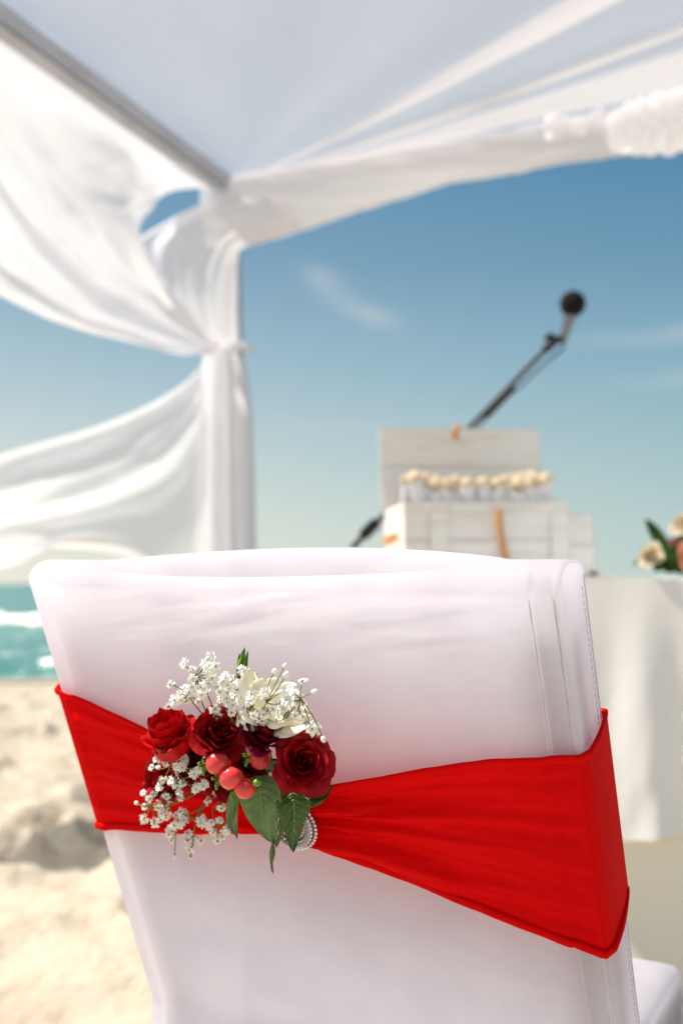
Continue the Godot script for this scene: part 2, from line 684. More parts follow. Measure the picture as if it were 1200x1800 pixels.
func sea() -> void:
	var n := FastNoiseLite.new()
	n.seed = 15
	n.frequency = 0.25
	n.fractal_octaves = 3
	var g := Geo.new()
	var pts := PackedVector3Array()
	var xs := []
	for k in 121:
		var t := (k - 60) / 60.0
		xs.append(signf(t) * (absf(t) * 30.0 + pow(absf(t), 6.0) * 1500.0) - 3.0)
	var zs := []
	for k in 90:
		var t := k / 89.0
		zs.append(9.5 + 26.0 * t + 3800.0 * pow(t, 9.0))
	for z in zs:
		for x in xs:
			var near := clampf((z - 9.5) / 6.0, 0.0, 1.0)
			var crest := 0.30 * exp(-pow((z - 21.5 - 0.5 * sin(x * 0.35)) / 1.1, 2.0)) + 0.10 * exp(-pow((z - 11.6 - 0.35 * sin(x * 0.6)) / 0.5, 2.0)) + 0.18 * exp(-pow((z - 30.0 - sin(x * 0.2)) / 1.6, 2.0))
			pts.append(Vector3(x, -0.07 + crest + n.get_noise_2d(x * 1.6, z * 3.0) * 0.05 * near, z))
	g.grid(pts, xs.size(), zs.size())
	var o := put("sea", g, M.sea_water)
	tag(o, "teal sea with small swell reaching to the horizon", "", "", "structure")
	g = Geo.new()
	pts = PackedVector3Array()
	for j in 8:
		for i in 90:
			var x := -45.0 + 90.0 * i / 89.0
			var z := 9.3 + 0.25 * sin(x * 0.5) + 0.12 * sin(x * 1.7) + 2.6 * j / 7.0
			pts.append(Vector3(x, -0.02 - clampf((z - 8.6) / 9.0, 0.0, 1.0) * 0.45 + 0.010, z))
	g.grid(pts, 90, 8)
	var ws := put("wet_sand", g, M.wet_sand)
	tag(ws, "strip of dark wet sand along the water's edge", "", "", "structure")
	# breaking foam: lumpy ridges that lie on the two wave crests
	for wv in [[21.0, 0.5, 0.35, 1.25, 0.34, "foaming white breaker further out on the teal sea"], [11.4, 0.35, 0.6, 0.42, 0.10, "small white ripple of foam running up to the wet sand"]]:
		g = Geo.new()
		pts = PackedVector3Array()
		var nu := 260
		var nv := 11
		var m := FastNoiseLite.new()
		m.seed = int(wv[0])
		m.frequency = 1.4
		m.fractal_octaves = 4
		for j in nv:
			for i in nu:
				var x := -26.0 + 52.0 * i / (nu - 1.0)
				var a := PI * j / (nv - 1.0)
				var size := clampf((0.8 if wv[0] > 15.0 else 0.45) + (0.5 if wv[0] > 15.0 else 1.3) * m.get_noise_1d(x * (0.35 if wv[0] > 15.0 else 1.1)), 0.08, 1.3)
				var z: float = wv[0] + wv[1] * sin(x * wv[2]) - cos(a) * wv[3] * size * 0.5
				var y: float = -0.06 + sin(a) * wv[4] * size * (1.0 + 0.45 * m.get_noise_2d(x * 2.0, j * 0.7)) + 0.04 * m.get_noise_2d(x * 5.0, z * 5.0)
				pts.append(Vector3(x, y - (0.08 if j == 0 or j == nv - 1 else 0.0), z))
		g.grid(pts, nu, nv)
		o = put("surf_foam", g, M.sea_foam)
		tag(o, wv[5], "", "", "structure")


# ---------------------------------------------------------------- pavilion
const CORNER := Vector3(-0.45674, 2.51, 4.10)
const D1 := Vector3(-0.38907, 0, -0.92121)
const DEEP := 1.85
const D2 := Vector3(0.93165, 0, -0.36337)


func beam_geo(a: Vector3, b: Vector3, w: float, h: float) -> Geo:
	var g := Geo.new()
	var d := (b - a).normalized()
	var side := Vector3.UP.cross(d).normalized()
	g.box((a + b) / 2.0, Vector3(a.distance_to(b), h, w), Basis(d, d.cross(side) * -1.0, side), 0.004)
	return g


func pavilion() -> void:
	var foot := Vector3(-0.372, 0, 4.10)
	var t := thing("wedding_pavilion", "white square beam pavilion frame holding up the sheer drapes", "pavilion", Vector3(foot.x, 0.0, foot.z))
	var c := CORNER
	var feet := [Vector3(-0.405, -0.15, 4.10), c + D1 * DEEP, c + D2 * 2.6, c + D1 * DEEP + D2 * 2.6]
	for k in 4:
		var top: Vector3 = c if k == 0 else feet[k]
		var low: Vector3 = feet[k] if k == 0 else Vector3(feet[k].x, -0.15, feet[k].z)
		put("post", beam_geo(low, top - Vector3(0, 0.036, 0), 0.07, 0.07), M.white_post, t, true)
	for e in [[c, c + D1 * DEEP], [c, c + D2 * 2.6], [c + D1 * DEEP, c + D1 * DEEP + D2 * 2.6], [c + D2 * 2.6, c + D2 * 2.6 + D1 * DEEP]]:
		var dir: Vector3 = (e[1] - e[0]).normalized()
		put("beam", beam_geo(e[0] + dir * 0.036, e[1] - dir * 0.036, 0.07, 0.07), M.white_post, t, true)
	canopy(c)
	back_drape(c)
	side_curtain(c)
	lower_curtain()


func canopy(c: Vector3) -> void:
	# the ceiling cloth: thrown over the beams, with long pleats fanning out from the far corner
	var nu := 110
	var nv := 90
	var pts := PackedVector3Array()
	var n := FastNoiseLite.new()
	n.seed = 3
	n.frequency = 0.8
	for j in nv:
		for i in nu:
			var a := -0.05 + 2.72 * i / (nu - 1.0)
			var b := -0.05 + (DEEP + 0.12) * pow(j / (nv - 1.0), 1.25)
			var r := sqrt(a * a + b * b) + 1e-6
			var th := rad_to_deg(atan2(maxf(b, 0.0), maxf(a, 1e-4)))
			var h := 0.048
			var near_beam := minf(minf(maxf(a, 0.0), maxf(2.6 - a, 0.0)), minf(maxf(b, 0.0), maxf(DEEP - b, 0.0)))
			h -= 0.10 * (1.0 - exp(-near_beam * 1.6))
			var ramp := clampf((r - 0.15) / 1.2, 0.0, 1.0)
			# three steep pleats, then shallow ripples
			for q in [[5.0, 3.0, 0.03], [17.0, 4.0, 0.03], [34.0, 6.0, 0.03], [52.0, 9.0, 0.02]]:
				var d: float = (th - q[0]) / q[1]
				h += ramp * q[2] * d * exp(-d * d * 0.7) * 1.3 * clampf(near_beam / 0.12, 0.0, 1.0)
			h += 0.012 * n.get_noise_2d(a * 2.0, b * 2.0)
			pts.append(c + D2 * a + D1 * b + Vector3(0, h, 0))
	var g := Geo.new()
	g.grid(pts, nu, nv)
	var o := thing("canopy_cloth", "", "canopy", c)
	put("ceiling_cloth", g, M.canopy_sheer, o)
	# doubled pleats: a second layer that fans out from the corner just under the first
	for q in [[6.4, 15.6, 2.6], [27.5, 31.5, 2.3], [19.0, 20.4, 2.6]]:
		pts = PackedVector3Array()
		for j in 14:
			for i in 60:
				var r := lerpf(0.12, q[2], i / 59.0)
				var k := j / 13.0
				var th := deg_to_rad(lerpf(q[0], q[1], k) + 0.5 * sin(i * 0.13 + j * 0.2) + (3.0 * (1.0 - i / 59.0) * (0.5 - k)))
				var a := r * cos(th)
				var b := r * sin(th)
				var near_beam := minf(minf(a, maxf(2.6 - a, 0.0)), b)
				pts.append(c + D2 * a + D1 * b + Vector3(0, 0.015 - 0.10 * (1.0 - exp(-near_beam * 1.6)) - 0.018 * sin(PI * k), 0))
		g = Geo.new()
		g.grid(pts, 60, 14)
		put("pleat", g, M.pleat_cloth, o)
	tag(o, "sheer white cloth stretched as a ceiling over the pavilion beams, pleats fanning from the corner", "canopy")


func back_drape(c: Vector3) -> void:
	# cloth wound round the back beam: a loose twisted roll that narrows to the right
	var t := thing("beam_drape", "white cloth wound round the back beam with a knot and a puffed bunch", "drapery", c + D2 * 1.2 - Vector3(0, 0.2, 0))
	var nu := 130
	var nv := 56
	var n := FastNoiseLite.new()
	n.seed = 12
	n.frequency = 1.0
	var pts := PackedVector3Array()
	for i in nu:
		var a := -0.10 + 2.65 * i / (nu - 1.0)
		var hang := lerp_keys([[-0.1, 0.215], [0.0, 0.225], [0.25, 0.20], [0.5, 0.175], [0.8, 0.13], [1.0, 0.105], [1.5, 0.095], [2.6, 0.11]], a)
		var deep := lerp_keys([[-0.1, 0.085], [0.6, 0.10], [1.2, 0.08], [1.5, 0.066], [2.6, 0.07]], a)
		for j in nv:
			var q := TAU * j / nv
			var twist := q + a * 1.6
			var rough := smooth(0.7, 1.5, a)
			var lump := 1.0 + 0.07 * sin(twist * 3.0 + 1.5 * n.get_noise_1d(a * 2.0)) + 0.05 * sin(twist * 8.0 + a * 2.0) + (0.02 + 0.07 * rough) * n.get_noise_2d(a * 8.0, sin(q) * 2.0)
			var y := sin(q) * hang * lump
			y = y if y < 0 else y * 0.05 / hang
			var o := cos(q) * deep * lump
			pts.append(c + D2 * a + D1 * o + Vector3(0, y - 0.015 + 0.005 * rough * sin(a * 14.0), 0))
	var g := Geo.new()
	g.grid(pts, nv, nu, true)
	put("rolled_cloth", g, M.drape_cloth, t)
	# the knot: two small flaps and a lump
	var kp := c + D2 * 1.47 + D1 * 0.125 + Vector3(0, -0.055, 0)
	g = Geo.new()
	for e in [[-1.0, 0.12], [1.0, 0.09]]:
		var flap := PackedVector3Array()
		for j in 9:
			for i in 13:
				var x := i / 12.0
				var y := (j / 8.0 - 0.5) * 2.0
				var w: float = (0.018 + 0.05 * sin(x * PI * 0.75)) * (1.0 if e[0] < 0 else 0.8)
				flap.append(kp + D2 * (e[0] * x * e[1]) + D1 * (0.02 + 0.012 * sin(y * 4.0 + x * 3.0)) + Vector3(0, 0.05 * x * (1.3 - x) + y * w * 0.7, 0))
		g.grid(flap, 13, 9)
	g.ball(kp + D1 * 0.02, Vector3(0.03, 0.034, 0.03), Basis(), 8, 10)
	put("knot", g, M.drape_cloth, t)
	# the puffed, gathered bunch further right
	var b0 := 1.68
	pts = PackedVector3Array()
	nu = 60
	nv = 72
	for i in nu:
		var x := i / (nu - 1.0)
		var a := b0 - 0.12 + 0.60 * x
		var swell := 0.055 + 0.075 * pow(sin(PI * clampf(x * 1.08, 0, 1)), 0.45)
		for j in nv:
			var q := TAU * j / nv
			var crease := 1.0 + 0.085 * sin(x * 55.0 + 2.2 * sin(q * 2.0) + 7.0 * n.get_noise_2d(x * 3.0, sin(q))) + 0.05 * n.get_noise_2d(x * 9.0, cos(q) * 1.5) * (0.4 + 0.6 * absf(cos(q * 0.5)))
			pts.append(c + D2 * a + D1 * (0.10 + cos(q) * swell * crease * 0.8) + Vector3(0, sin(q) * swell * crease * 0.80 - 0.075, 0))
	g = Geo.new()
	g.grid(pts, nv, nu, true)
	put("gathered_bunch", g, M.drape_cloth, t)


func side_curtain(c: Vector3) -> void:
	# hangs from the left beam and is caught in to the corner post
	var tie := seen(396, 612, 4.05)
	var t := thing("swag_curtain", "white curtain swagged from the left beam and caught in to the corner post", "curtain", Vector3(c.x, tie.y, c.z))
	var bm := func(k: float) -> Vector3: return c + D1 * k + Vector3(0, -0.03, 0)
	var guides := [
		[bm.call(1.8), seen(-420, 120, 2.35), seen(-160, 395, 3.0), seen(0, 513, 3.45), seen(120, 570, 3.72), seen(240, 606, 3.9), seen(330, 624, 4.0), seen(382, 622, 4.06)],
		[bm.call(1.7), seen(-330, 100, 2.5), seen(-130, 330, 3.05), seen(20, 470, 3.5), seen(140, 545, 3.74), seen(255, 592, 3.9), seen(335, 616, 4.0), seen(385, 619, 4.04)],
		[bm.call(1.55), seen(-150, 50, 2.8), seen(-60, 250, 3.1), seen(60, 410, 3.48), seen(170, 510, 3.72), seen(270, 572, 3.88), seen(342, 607, 3.99), seen(388, 616, 4.03)],
		[bm.call(1.1), seen(20, 130, 3.1), seen(45, 270, 3.3), seen(110, 390, 3.5), seen(200, 480, 3.7), seen(290, 555, 3.86), seen(350, 598, 3.98), seen(391, 613, 4.02)],
		[bm.call(0.55), seen(190, 240, 3.55), seen(180, 318, 3.55), seen(195, 390, 3.58), seen(245, 470, 3.7), seen(312, 545, 3.86), seen(358, 592, 3.97), seen(394, 611, 4.01)],
		[bm.call(0.13), seen(300, 338, 3.93), seen(266, 366, 3.84), seen(247, 402, 3.78), seen(266, 458, 3.76), seen(325, 535, 3.86), seen(364, 587, 3.97), seen(396, 609, 4.01)],
	]
	var n := FastNoiseLite.new()
	n.seed = 8
	n.frequency = 1.0
	var fold := func(u: float, v: float) -> float:
		var amp := (1.0 - 0.8 * smooth(0.82, 1.0, v)) * 0.06 * pow(sin(PI * clampf(u * 0.96 + 0.02, 0, 1)), 0.7)
		return amp * (sin(v * 26.0 + 2.5 * sin(u * 3.0) + 2.0 * n.get_noise_2d(u * 3.0, v * 2.0)) * 0.55 + 0.5 * sin(v * 11.0 + 1.0 + u * 1.5)) + 0.015 * n.get_noise_2d(u * 5.0, v * 9.0)
	put("main_fall", cloth(guides, 70, 110, fold), M.sheer_cloth, t)
	# the nearer fall: comes off the back beam, loops down and is tied in
	var g2 := [
		[seen(520, 330, 3.98), seen(440, 338, 3.98), seen(365, 352, 3.95), seen(290, 388, 3.88), seen(238, 428, 3.82), seen(250, 490, 3.82), seen(300, 560, 3.88), seen(372, 609, 3.98)],
		[seen(525, 352, 3.96), seen(450, 358, 3.96), seen(385, 372, 3.94), seen(330, 405, 3.88), seen(300, 450, 3.84), seen(310, 510, 3.84), seen(338, 568, 3.9), seen(380, 609, 3.98)],
		[seen(528, 372, 3.96), seen(460, 384, 3.96), seen(402, 398, 3.94), seen(368, 432, 3.9), seen(348, 475, 3.87), seen(352, 525, 3.87), seen(366, 575, 3.92), seen(390, 609, 3.99)],
		[seen(528, 388, 3.97), seen(465, 405, 3.97), seen(414, 422, 3.96), seen(396, 450, 3.95), seen(388, 490, 3.93), seen(388, 535, 3.93), seen(393, 580, 3.96), seen(403, 608, 4.0)],
		[seen(526, 402, 3.99), seen(470, 420, 3.99), seen(428, 438, 4.0), seen(420, 460, 4.02), seen(419, 495, 4.02), seen(418, 540, 4.02), seen(417, 580, 4.02), seen(415, 606, 4.03)],
	]
	var fold2 := func(u: float, v: float) -> float:
		var amp := 0.022 * pow(sin(PI * clampf(u, 0, 1)), 0.6) * (0.3 + 0.7 * clampf(u * 1.6, 0, 1))
		return amp * (sin(v * 19.0 + 1.2 * sin(u * 4.0)) * 0.7 + 0.4 * sin(v * 37.0 + 2.0 + u * 2.0))
	put("front_fall", cloth(g2, 60, 80, fold2), M.sheer_cloth, t)
	# the tie round the post
	var g := Geo.new()
	var ring := PackedVector3Array()
	for i in 29:
		var a := TAU * i / 28.0
		ring.append(Vector3(-0.437 + cos(a) * 0.062, tie.y + 0.004 * sin(a * 3.0) + 0.01 * cos(a), 4.085 + sin(a) * 0.062))
	g.tube(ring, [0.016], 8)
	put("tie", g, M.sheer_cloth, t)


func lower_curtain() -> void:
	# below the tie: a pleated column round the post and a thin length blown out to the left
	var t := thing("blown_curtain", "white curtain wrapping the lower corner post, its free length blown out leftwards", "curtain", Vector3(-0.4, 0, 4.08))
	var nu := 90
	var nv := 46
	var pts := PackedVector3Array()
	var top := seen(396, 618, 4.06).y
	for j in nv:
		var k := j / (nv - 1.0)
		var y := lerpf(top, 0.02, k)
		var open := lerp_keys([[0.0, 0.66], [0.04, 0.8], [0.15, 0.98], [0.5, 1.06], [1.0, 1.25]], k)
		for i in nu:
			var a := TAU * i / nu
			var pleat := 1.0 + 0.10 * sin(a * 11.0 + 0.6 * sin(k * 5.0)) + 0.06 * sin(a * 17.0 + 1.0 + k)
			pts.append(Vector3(-0.484 + 0.016 * k + cos(a) * 0.106 * open * pleat, y, 4.09 + sin(a) * 0.085 * open * pleat))
	var g := Geo.new()
	g.grid(pts, nu, nv, true)
	put("pleated_column", g, M.drape_cloth, t)
	var guides := [
		[seen(352, 640, 4.02), seen(325, 672, 3.99), seen(262, 712, 3.9), seen(180, 747, 3.78), seen(90, 775, 3.66), seen(0, 803, 3.50), seen(-140, 850, 3.36), seen(-330, 905, 3.22), seen(-520, 930, 3.14)],
		[seen(354, 650, 4.01), seen(330, 700, 3.98), seen(272, 752, 3.92), seen(190, 795, 3.80), seen(95, 825, 3.68), seen(0, 852, 3.54), seen(-140, 892, 3.42), seen(-330, 940, 3.28), seen(-520, 960, 3.2)],
		[seen(356, 665, 4.0), seen(336, 740, 3.98), seen(285, 805, 3.93), seen(200, 850, 3.83), seen(100, 878, 3.72), seen(0, 900, 3.62), seen(-140, 930, 3.50), seen(-330, 975, 3.38), seen(-520, 990, 3.3)],
		[seen(358, 690, 4.0), seen(345, 800, 3.97), seen(300, 872, 3.93), seen(215, 898, 3.85), seen(110, 918, 3.74), seen(0, 940, 3.64), seen(-140, 965, 3.53), seen(-330, 1005, 3.40), seen(-520, 1020, 3.33)],
		[seen(362, 740, 4.0), seen(352, 900, 3.97), seen(318, 985, 3.93), seen(225, 955, 3.86), seen(115, 948, 3.75), seen(0, 978, 3.72), seen(-140, 998, 3.56), seen(-330, 1030, 3.42), seen(-520, 1045, 3.36)],
		[seen(366, 800, 4.0), seen(362, 1060, 3.98), seen(345, 1180, 3.95), seen(250, 1000, 3.86), seen(120, 962, 3.75), seen(0, 990, 3.75), seen(-140, 1010, 3.58), seen(-330, 1040, 3.44), seen(-520, 1060, 3.38)],
	]
	var n := FastNoiseLite.new()
	n.seed = 18
	n.frequency = 1.0
	var fold := func(u: float, v: float) -> float:
		var amp := 0.05 * sin(PI * clampf(u * 0.8 + 0.05, 0, 1))
		return amp * (0.6 * sin(v * 13.0 + 1.6 * u + 1.5 * n.get_noise_2d(u * 1.5, v)) + 0.25 * sin(v * 29.0 - u * 2.0) + 0.35 * sin(u * 5.0 + v * 3.0)) + 0.008 * n.get_noise_2d(u * 4.0, v * 4.0)
	put("blown_length", cloth(guides, 100, 70, fold), M.thin_veil, t)


# ---------------------------------------------------------------- chair
func chair_depth(s: float) -> float:
	return lerp_keys([[0.0, 0.063], [0.37, 0.064], [0.42, 0.075], [0.48, 0.10], [0.9, 0.12]], s)


func chair_width(s: float) -> float:
	return 0.45 - 0.0427 * minf(s, 0.41)


func smooth(a: float, b: float, x: float) -> float:
	var t := clampf((x - a) / (b - a), 0.0, 1.0)
	return t * t * (3.0 - 2.0 * t)


# relief of the rear face of the cover at u (from the right edge) and s (down from the top)
func back_relief(u: float, s: float, n: FastNoiseLite) -> float:
	var w := 0.0
	# the sunk strip between the seat-back roll and the side, under a stitched cap
	var strip := smooth(0.0046, 0.0062, u) * (1.0 - smooth(0.0204, 0.0216, u))
	var under := smooth(0.0195, 0.0225, s + 0.003 * sin((u - 0.004) / 0.0175 * PI))
	w -= 0.0024 * strip * under
	# the roll on the left
	var uu := chair_width(s) - u
	w -= 0.0022 * smooth(0.012, 0.016, uu) * (1.0 - smooth(0.022, 0.05, uu)) * smooth(0.0, 0.02, s)
	# tension: the cloth runs a little hollow across the middle, with faint drags
	var mid := sin(PI * clampf(u / chair_width(s), 0, 1))
	w -= 0.006 * mid * smooth(0.0, 0.1, s)
	w += 0.0024 * n.get_noise_2d(u * 7.0 + s * 6.0, s * 46.0 - u * 5.0) * smooth(0.13, 0.03, s) * mid
	w += 0.0014 * n.get_noise_2d(u * 34.0 + s * 20.0, s * 5.0 + 9.0) * smooth(0.17, 0.20, s) * smooth(0.36, 0.24, s) * mid
	w += 0.0006 * n.get_noise_2d(u * 12.0, s * 30.0) * mid
	return w


func chair() -> void:
	var base := CB(0.21, 0.9, 0.0)
	base.y = 0.0
	var t := thing("wedding_chair", "white stretch-covered wedding chair seen from behind, wearing a red sash", "chair", base)
	var n := FastNoiseLite.new()
	n.seed = 2
	n.frequency = 1.0
	# lofted profiles: up the rear face, over the cap with its sagging valley, down the front; then the two sides
	var fr_u := []
	for x in [0.0, 0.0003, 0.0009, 0.0018, 0.0034, 0.0052]:
		fr_u.append(x / 0.45)
	for k in 44:
		fr_u.append((0.0062 + 0.0458 * k / 43.0) / 0.45)
	for k in 46:
		fr_u.append((0.056 + 0.330 * k / 45.0) / 0.45)
	for k in 22:
		fr_u.append((0.390 + 0.053 * k / 21.0) / 0.45)
	for x in [0.4444, 0.4466, 0.4482, 0.4491, 0.4497, 0.45]:
		fr_u.append(x / 0.45)
	var cols := []
	for x in fr_u:
		cols.append(cover_profile(x, n))
	var np: int = cols[0].size()
	var pts := PackedVector3Array()
	for k in np:
		for c in cols:
			pts.append(c[k])
	var g := Geo.new()
	g.grid(pts, cols.size(), np)
	for e in [0, cols.size() - 1]:
		var c: PackedVector3Array = cols[e]
		var half := np / 2
		var side := PackedVector3Array()
		for k in half + 1:
			for i in 9:
				side.append(c[k].lerp(c[np - 1 - k], (i if e > 0 else 8 - i) / 8.0))
		g.grid(side, 9, half + 1)
	g.weld = true
	put("backrest_cover", g, M.stretch_cover, t)
	# front-top closing strip is part of the ring; the seam and its stitches down the right side
	g = Geo.new()
	var s := 0.012
	while s < 0.40:
		var d := chair_depth(s) * 0.80
		var a := CB(0.0001, s, 0.0, d)
		var b := CB(0.0001, s + 0.0034, 0.0, d)
		g.tube(PackedVector3Array([a, b]), [0.00042], 5)
		s += 0.0052
	put("side_stitching", g, M.cover_seam, t)
	g = Geo.new()
	var hemline := PackedVector3Array()
	for k in 24:
		hemline.append(CB(0.0, 0.004 + 0.40 * k / 23.0, 0.0, chair_depth(0.4 * k / 23.0) * 0.90))
	g.tube(hemline, [0.0007], 6)
	put("side_seam", g, M.stretch_cover, t)
	# the soiled edges of the sunk strip
	for x in [0.0212, 0.0052]:
		g = Geo.new()
		var q := PackedVector3Array()
		for k in 30:
			var sk := 0.0205 + 0.34 * k / 29.0
			q.append(CB(x + 0.0002 * sin(k * 1.9), sk, back_relief(x, sk, n) + 0.0001))
		g.tube(q, [0.00035, 0.0006, 0.0003, 0.0005, 0.0004, 0.0002, 0.0005, 0.0003, 0.0002, 0.0003, 0.0003, 0.0002, 0.0004, 0.0002], 6, 0.6)
		put("seam_edge", g, M.cover_seam, t)
	# frame tubes inside the cover
	for x in [0.0195, 0.425]:
		g = Geo.new()
		var p := PackedVector3Array()
		for k in 12:
			p.append(CB(x - (0.0 if x < 0.1 else 0.0427 * 0.4 * k / 11.0), 0.045 + 0.40 * k / 11.0, -0.019 if x < 0.1 else -0.026, 0.0))
		g.tube(p, [0.0075], 10)
		put("frame_tube", g, M.chair_frame, t, true)
	# the seat under its cover
	var sy := 0.452
	var fr := seen_level(1197, 1688, sy)
	var side_dir := Vector3(fr.x - 0.2676, 0, fr.z - 0.92724).normalized()
	var rr_pt := Vector3(0.2676, sy, 0.92724) - side_dir * 0.16
	var fl := fr - Vector3(crt.x, 0, crt.z) * 0.44
	var rl := rr_pt - Vector3(crt.x, 0, crt.z) * 0.355
	g = Geo.new()
	var corners := [rr_pt, fr, fl, rl]
	var rows := 12
	var per := 15
	var mid := (rr_pt + fr + fl + rl) / 4.0
	pts = PackedVector3Array()
	var hs := [[0.0, 0.0], [0.35, 0.022], [0.62, 0.02], [0.90, 0.012], [0.965, 0.007], [0.99, 0.0], [1.0, -0.012], [1.003, -0.05], [0.995, -0.12], [0.985, -0.25], [0.985, -0.36], [0.99, -0.46]]
	for j in rows:
		for k in 4:
			for i in per:
				var q: Vector3 = corners[k].lerp(corners[(k + 1) % 4], i / float(per))
				var pinch := 1.0 - 0.10 * absf(i / float(per) - 0.5) * 0.0
				var wavy := 1.0
				if hs[j][1] < -0.1:
					wavy = 1.0 - 0.06 * sin(PI * i / float(per)) * (-hs[j][1] / 0.46)
				var v: Vector3 = mid + (q - mid) * (hs[j][0] * wavy * pinch)
				v.y = sy - 0.012 + hs[j][1]
				pts.append(v)
	g.grid(pts, per * 4, rows, true)
	put("seat_cover", g, M.stretch_cover, t)
	g = Geo.new()
	pts = PackedVector3Array()
	for j in 5:
		for k in 4:
			for i in 6:
				var q: Vector3 = corners[k].lerp(corners[(k + 1) % 4], i / 6.0)
				var v: Vector3 = mid + (q - mid) * [0.0, 0.94, 0.96, 0.96, 0.0][j]
				v.y = sy - 0.016 - [0.0, 0.0, 0.012, 0.05, 0.05][j]
				pts.append(v)
	g.grid(pts, 24, 5, true)
	put("seat_pad", g, M.chair_frame, t, true)


func cover_profile(x: float, n: FastNoiseLite) -> PackedVector3Array:
	# one column of the cover at the fraction x from the right edge: rear face from the sand up, cap, front face down
	var o := PackedVector3Array()
	var e := minf(x, 1.0 - x) * 0.45
	var rr := 0.0034
	var inset := rr * (1.0 - sqrt(maxf(0.0, 1.0 - pow(1.0 - minf(e / rr, 1.0), 2.0))))
	var s_r := lerpf(0.021, 0.010, x)
	var s_t := lerpf(-0.0065, -0.0150, x)
	var rows := []
	for k in 14:
		rows.append(0.84 - 0.42 * k / 14.0)
	for k in 36:
		rows.append(0.42 - 0.36 * k / 36.0)
	for k in 18:
		rows.append(lerpf(0.06, s_r, k / 17.0))
	for s in rows:
		o.append(CB(x * chair_width(s), s, back_relief(x * chair_width(s), s, n), inset))
	var u := x * 0.45
	var mid := pow(clampf(sin(PI * clampf((u - 0.045) / 0.36, 0, 1)), 0, 1), 0.75)
	var wid := chair_width(0.0)
	var nc := 30
	for k in range(1, nc):
		var q := k / float(nc)
		# at the ends: a rounded roll
		var d := 0.063 * (1.0 - cos(q * PI)) / 2.0
		var up := 0.0
		if d < 0.032:
			up = sqrt(maxf(0.0, 1.0 - pow(1.0 - d / 0.032, 2.0)))
		else:
			up = sqrt(maxf(0.0, 1.0 - pow((d - 0.032) / 0.031, 9.0)))
		var s_end := lerpf(s_r, s_t, up)
		# in the middle: low rear lip, valley, higher front lip
		var s_mid := 0.0
		if d < 0.012:
			s_mid = lerpf(s_r, 0.0030, sqrt(maxf(0.0, 1.0 - pow(1.0 - d / 0.012, 2.0))))
		elif d < 0.053:
			var t := (d - 0.012) / 0.041
			s_mid = lerpf(0.0030, -0.0205, t * t * (3.0 - 2.0 * t)) + 0.026 * pow(sin(PI * t), 1.3) * (1.0 - 0.35 * t)
		else:
			s_mid = lerpf(-0.0205, 0.0, pow((d - 0.053) / 0.010, 2.0))
		var s := lerpf(s_end, s_mid, mid)
		var dd := clampf(d, inset, 0.063 - inset)
		o.append(CB(x * wid, s + inset * 0.8 * sqrt(maxf(0.0, sin(PI * q))), back_relief(x * wid, s_r, n) * maxf(0.0, 1.0 - d / 0.012), dd))
	rows.reverse()
	for s in rows:
		o.append(CB(x * chair_width(s), s, 0.0, chair_depth(s) - inset - 0.006 * sin(PI * x) * smooth(0.0, 0.06, s)))
	return o


# ---------------------------------------------------------------- sash
const SASH_TOP := [[0.0, 0.1285], [0.06, 0.1355], [0.12, 0.149], [0.17, 0.162], [0.205, 0.171], [0.225, 0.176], [0.25, 0.175], [0.27, 0.169], [0.30, 0.155], [0.353, 0.134], [0.40, 0.117], [0.445, 0.1015]]
const SASH_LOW := [[0.0, 0.2765], [0.06, 0.2610], [0.12, 0.246], [0.17, 0.2345], [0.205, 0.2265], [0.225, 0.2225], [0.25, 0.2195], [0.27, 0.2175], [0.30, 0.219], [0.353, 0.223], [0.40, 0.2275], [0.445, 0.2315]]


func sash_point(e: float, v: float, lift: float, n: FastNoiseLite) -> Vector3:
	# e: -1..0 left side, 0..1 rear (from left to right), 1..2 right side, 2..3 front
	var o := 0.0025 + lift
	if e >= 0.0 and e <= 1.0:
		var s_mid := 0.18
		var wid := chair_width(s_mid)
		var u := lerpf(wid, 0.0, e)
		var s := lerpf(lerp_keys(SASH_TOP, u), lerp_keys(SASH_LOW, u), v)
		var w := chair_width(s)
		u = u * w / wid
		var pinch := exp(-pow((u - 0.235) / 0.13, 2.0))
		var edge := smooth(0.0, 0.012, u) * smooth(0.0, 0.012, w - u)
		var f := 0.0
		f += 0.0042 * pinch * sin(v * 24.0 + 5.0 * n.get_noise_2d(u * 3.0, v * 2.0))
		f += 0.0020 * sin(v * 13.0 + u * 18.0 + 3.0 * n.get_noise_2d(u * 4.0, v * 3.0)) * (0.3 + pinch)
		f += 0.0016 * n.get_noise_2d(u * 7.0, v * 12.0 + 4.0)
		f += 0.004 * pinch + 0.002
		var relief := back_relief(u, s, n) * 0.75
		return CB(u, s, o + f * edge + relief * edge)
	var s := 0.0
	if e > 1.0 and e <= 2.0:
		s = lerpf(lerpf(0.1285, 0.105, e - 1.0), lerpf(0.2765, 0.247, e - 1.0), v)
		var dep := chair_depth(s) * (e - 1.0)
		return CB(-o - 0.0005 - 0.0015 * sin(PI * (e - 1.0)), s, 0.0, dep)
	if e > 2.0:
		var a := e - 2.0
		s = lerpf(lerpf(0.105, 0.078, a), lerpf(0.247, 0.207, a), v)
		return CB(lerpf(-o, chair_width(s) + o, a), s, 0.0, chair_depth(s) + o)
	s = lerpf(lerpf(0.1015, 0.078, -e), lerpf(0.2315, 0.207, -e), v)
	return CB(chair_width(s) + o + 0.001, s, 0.0, chair_depth(s) * -e)


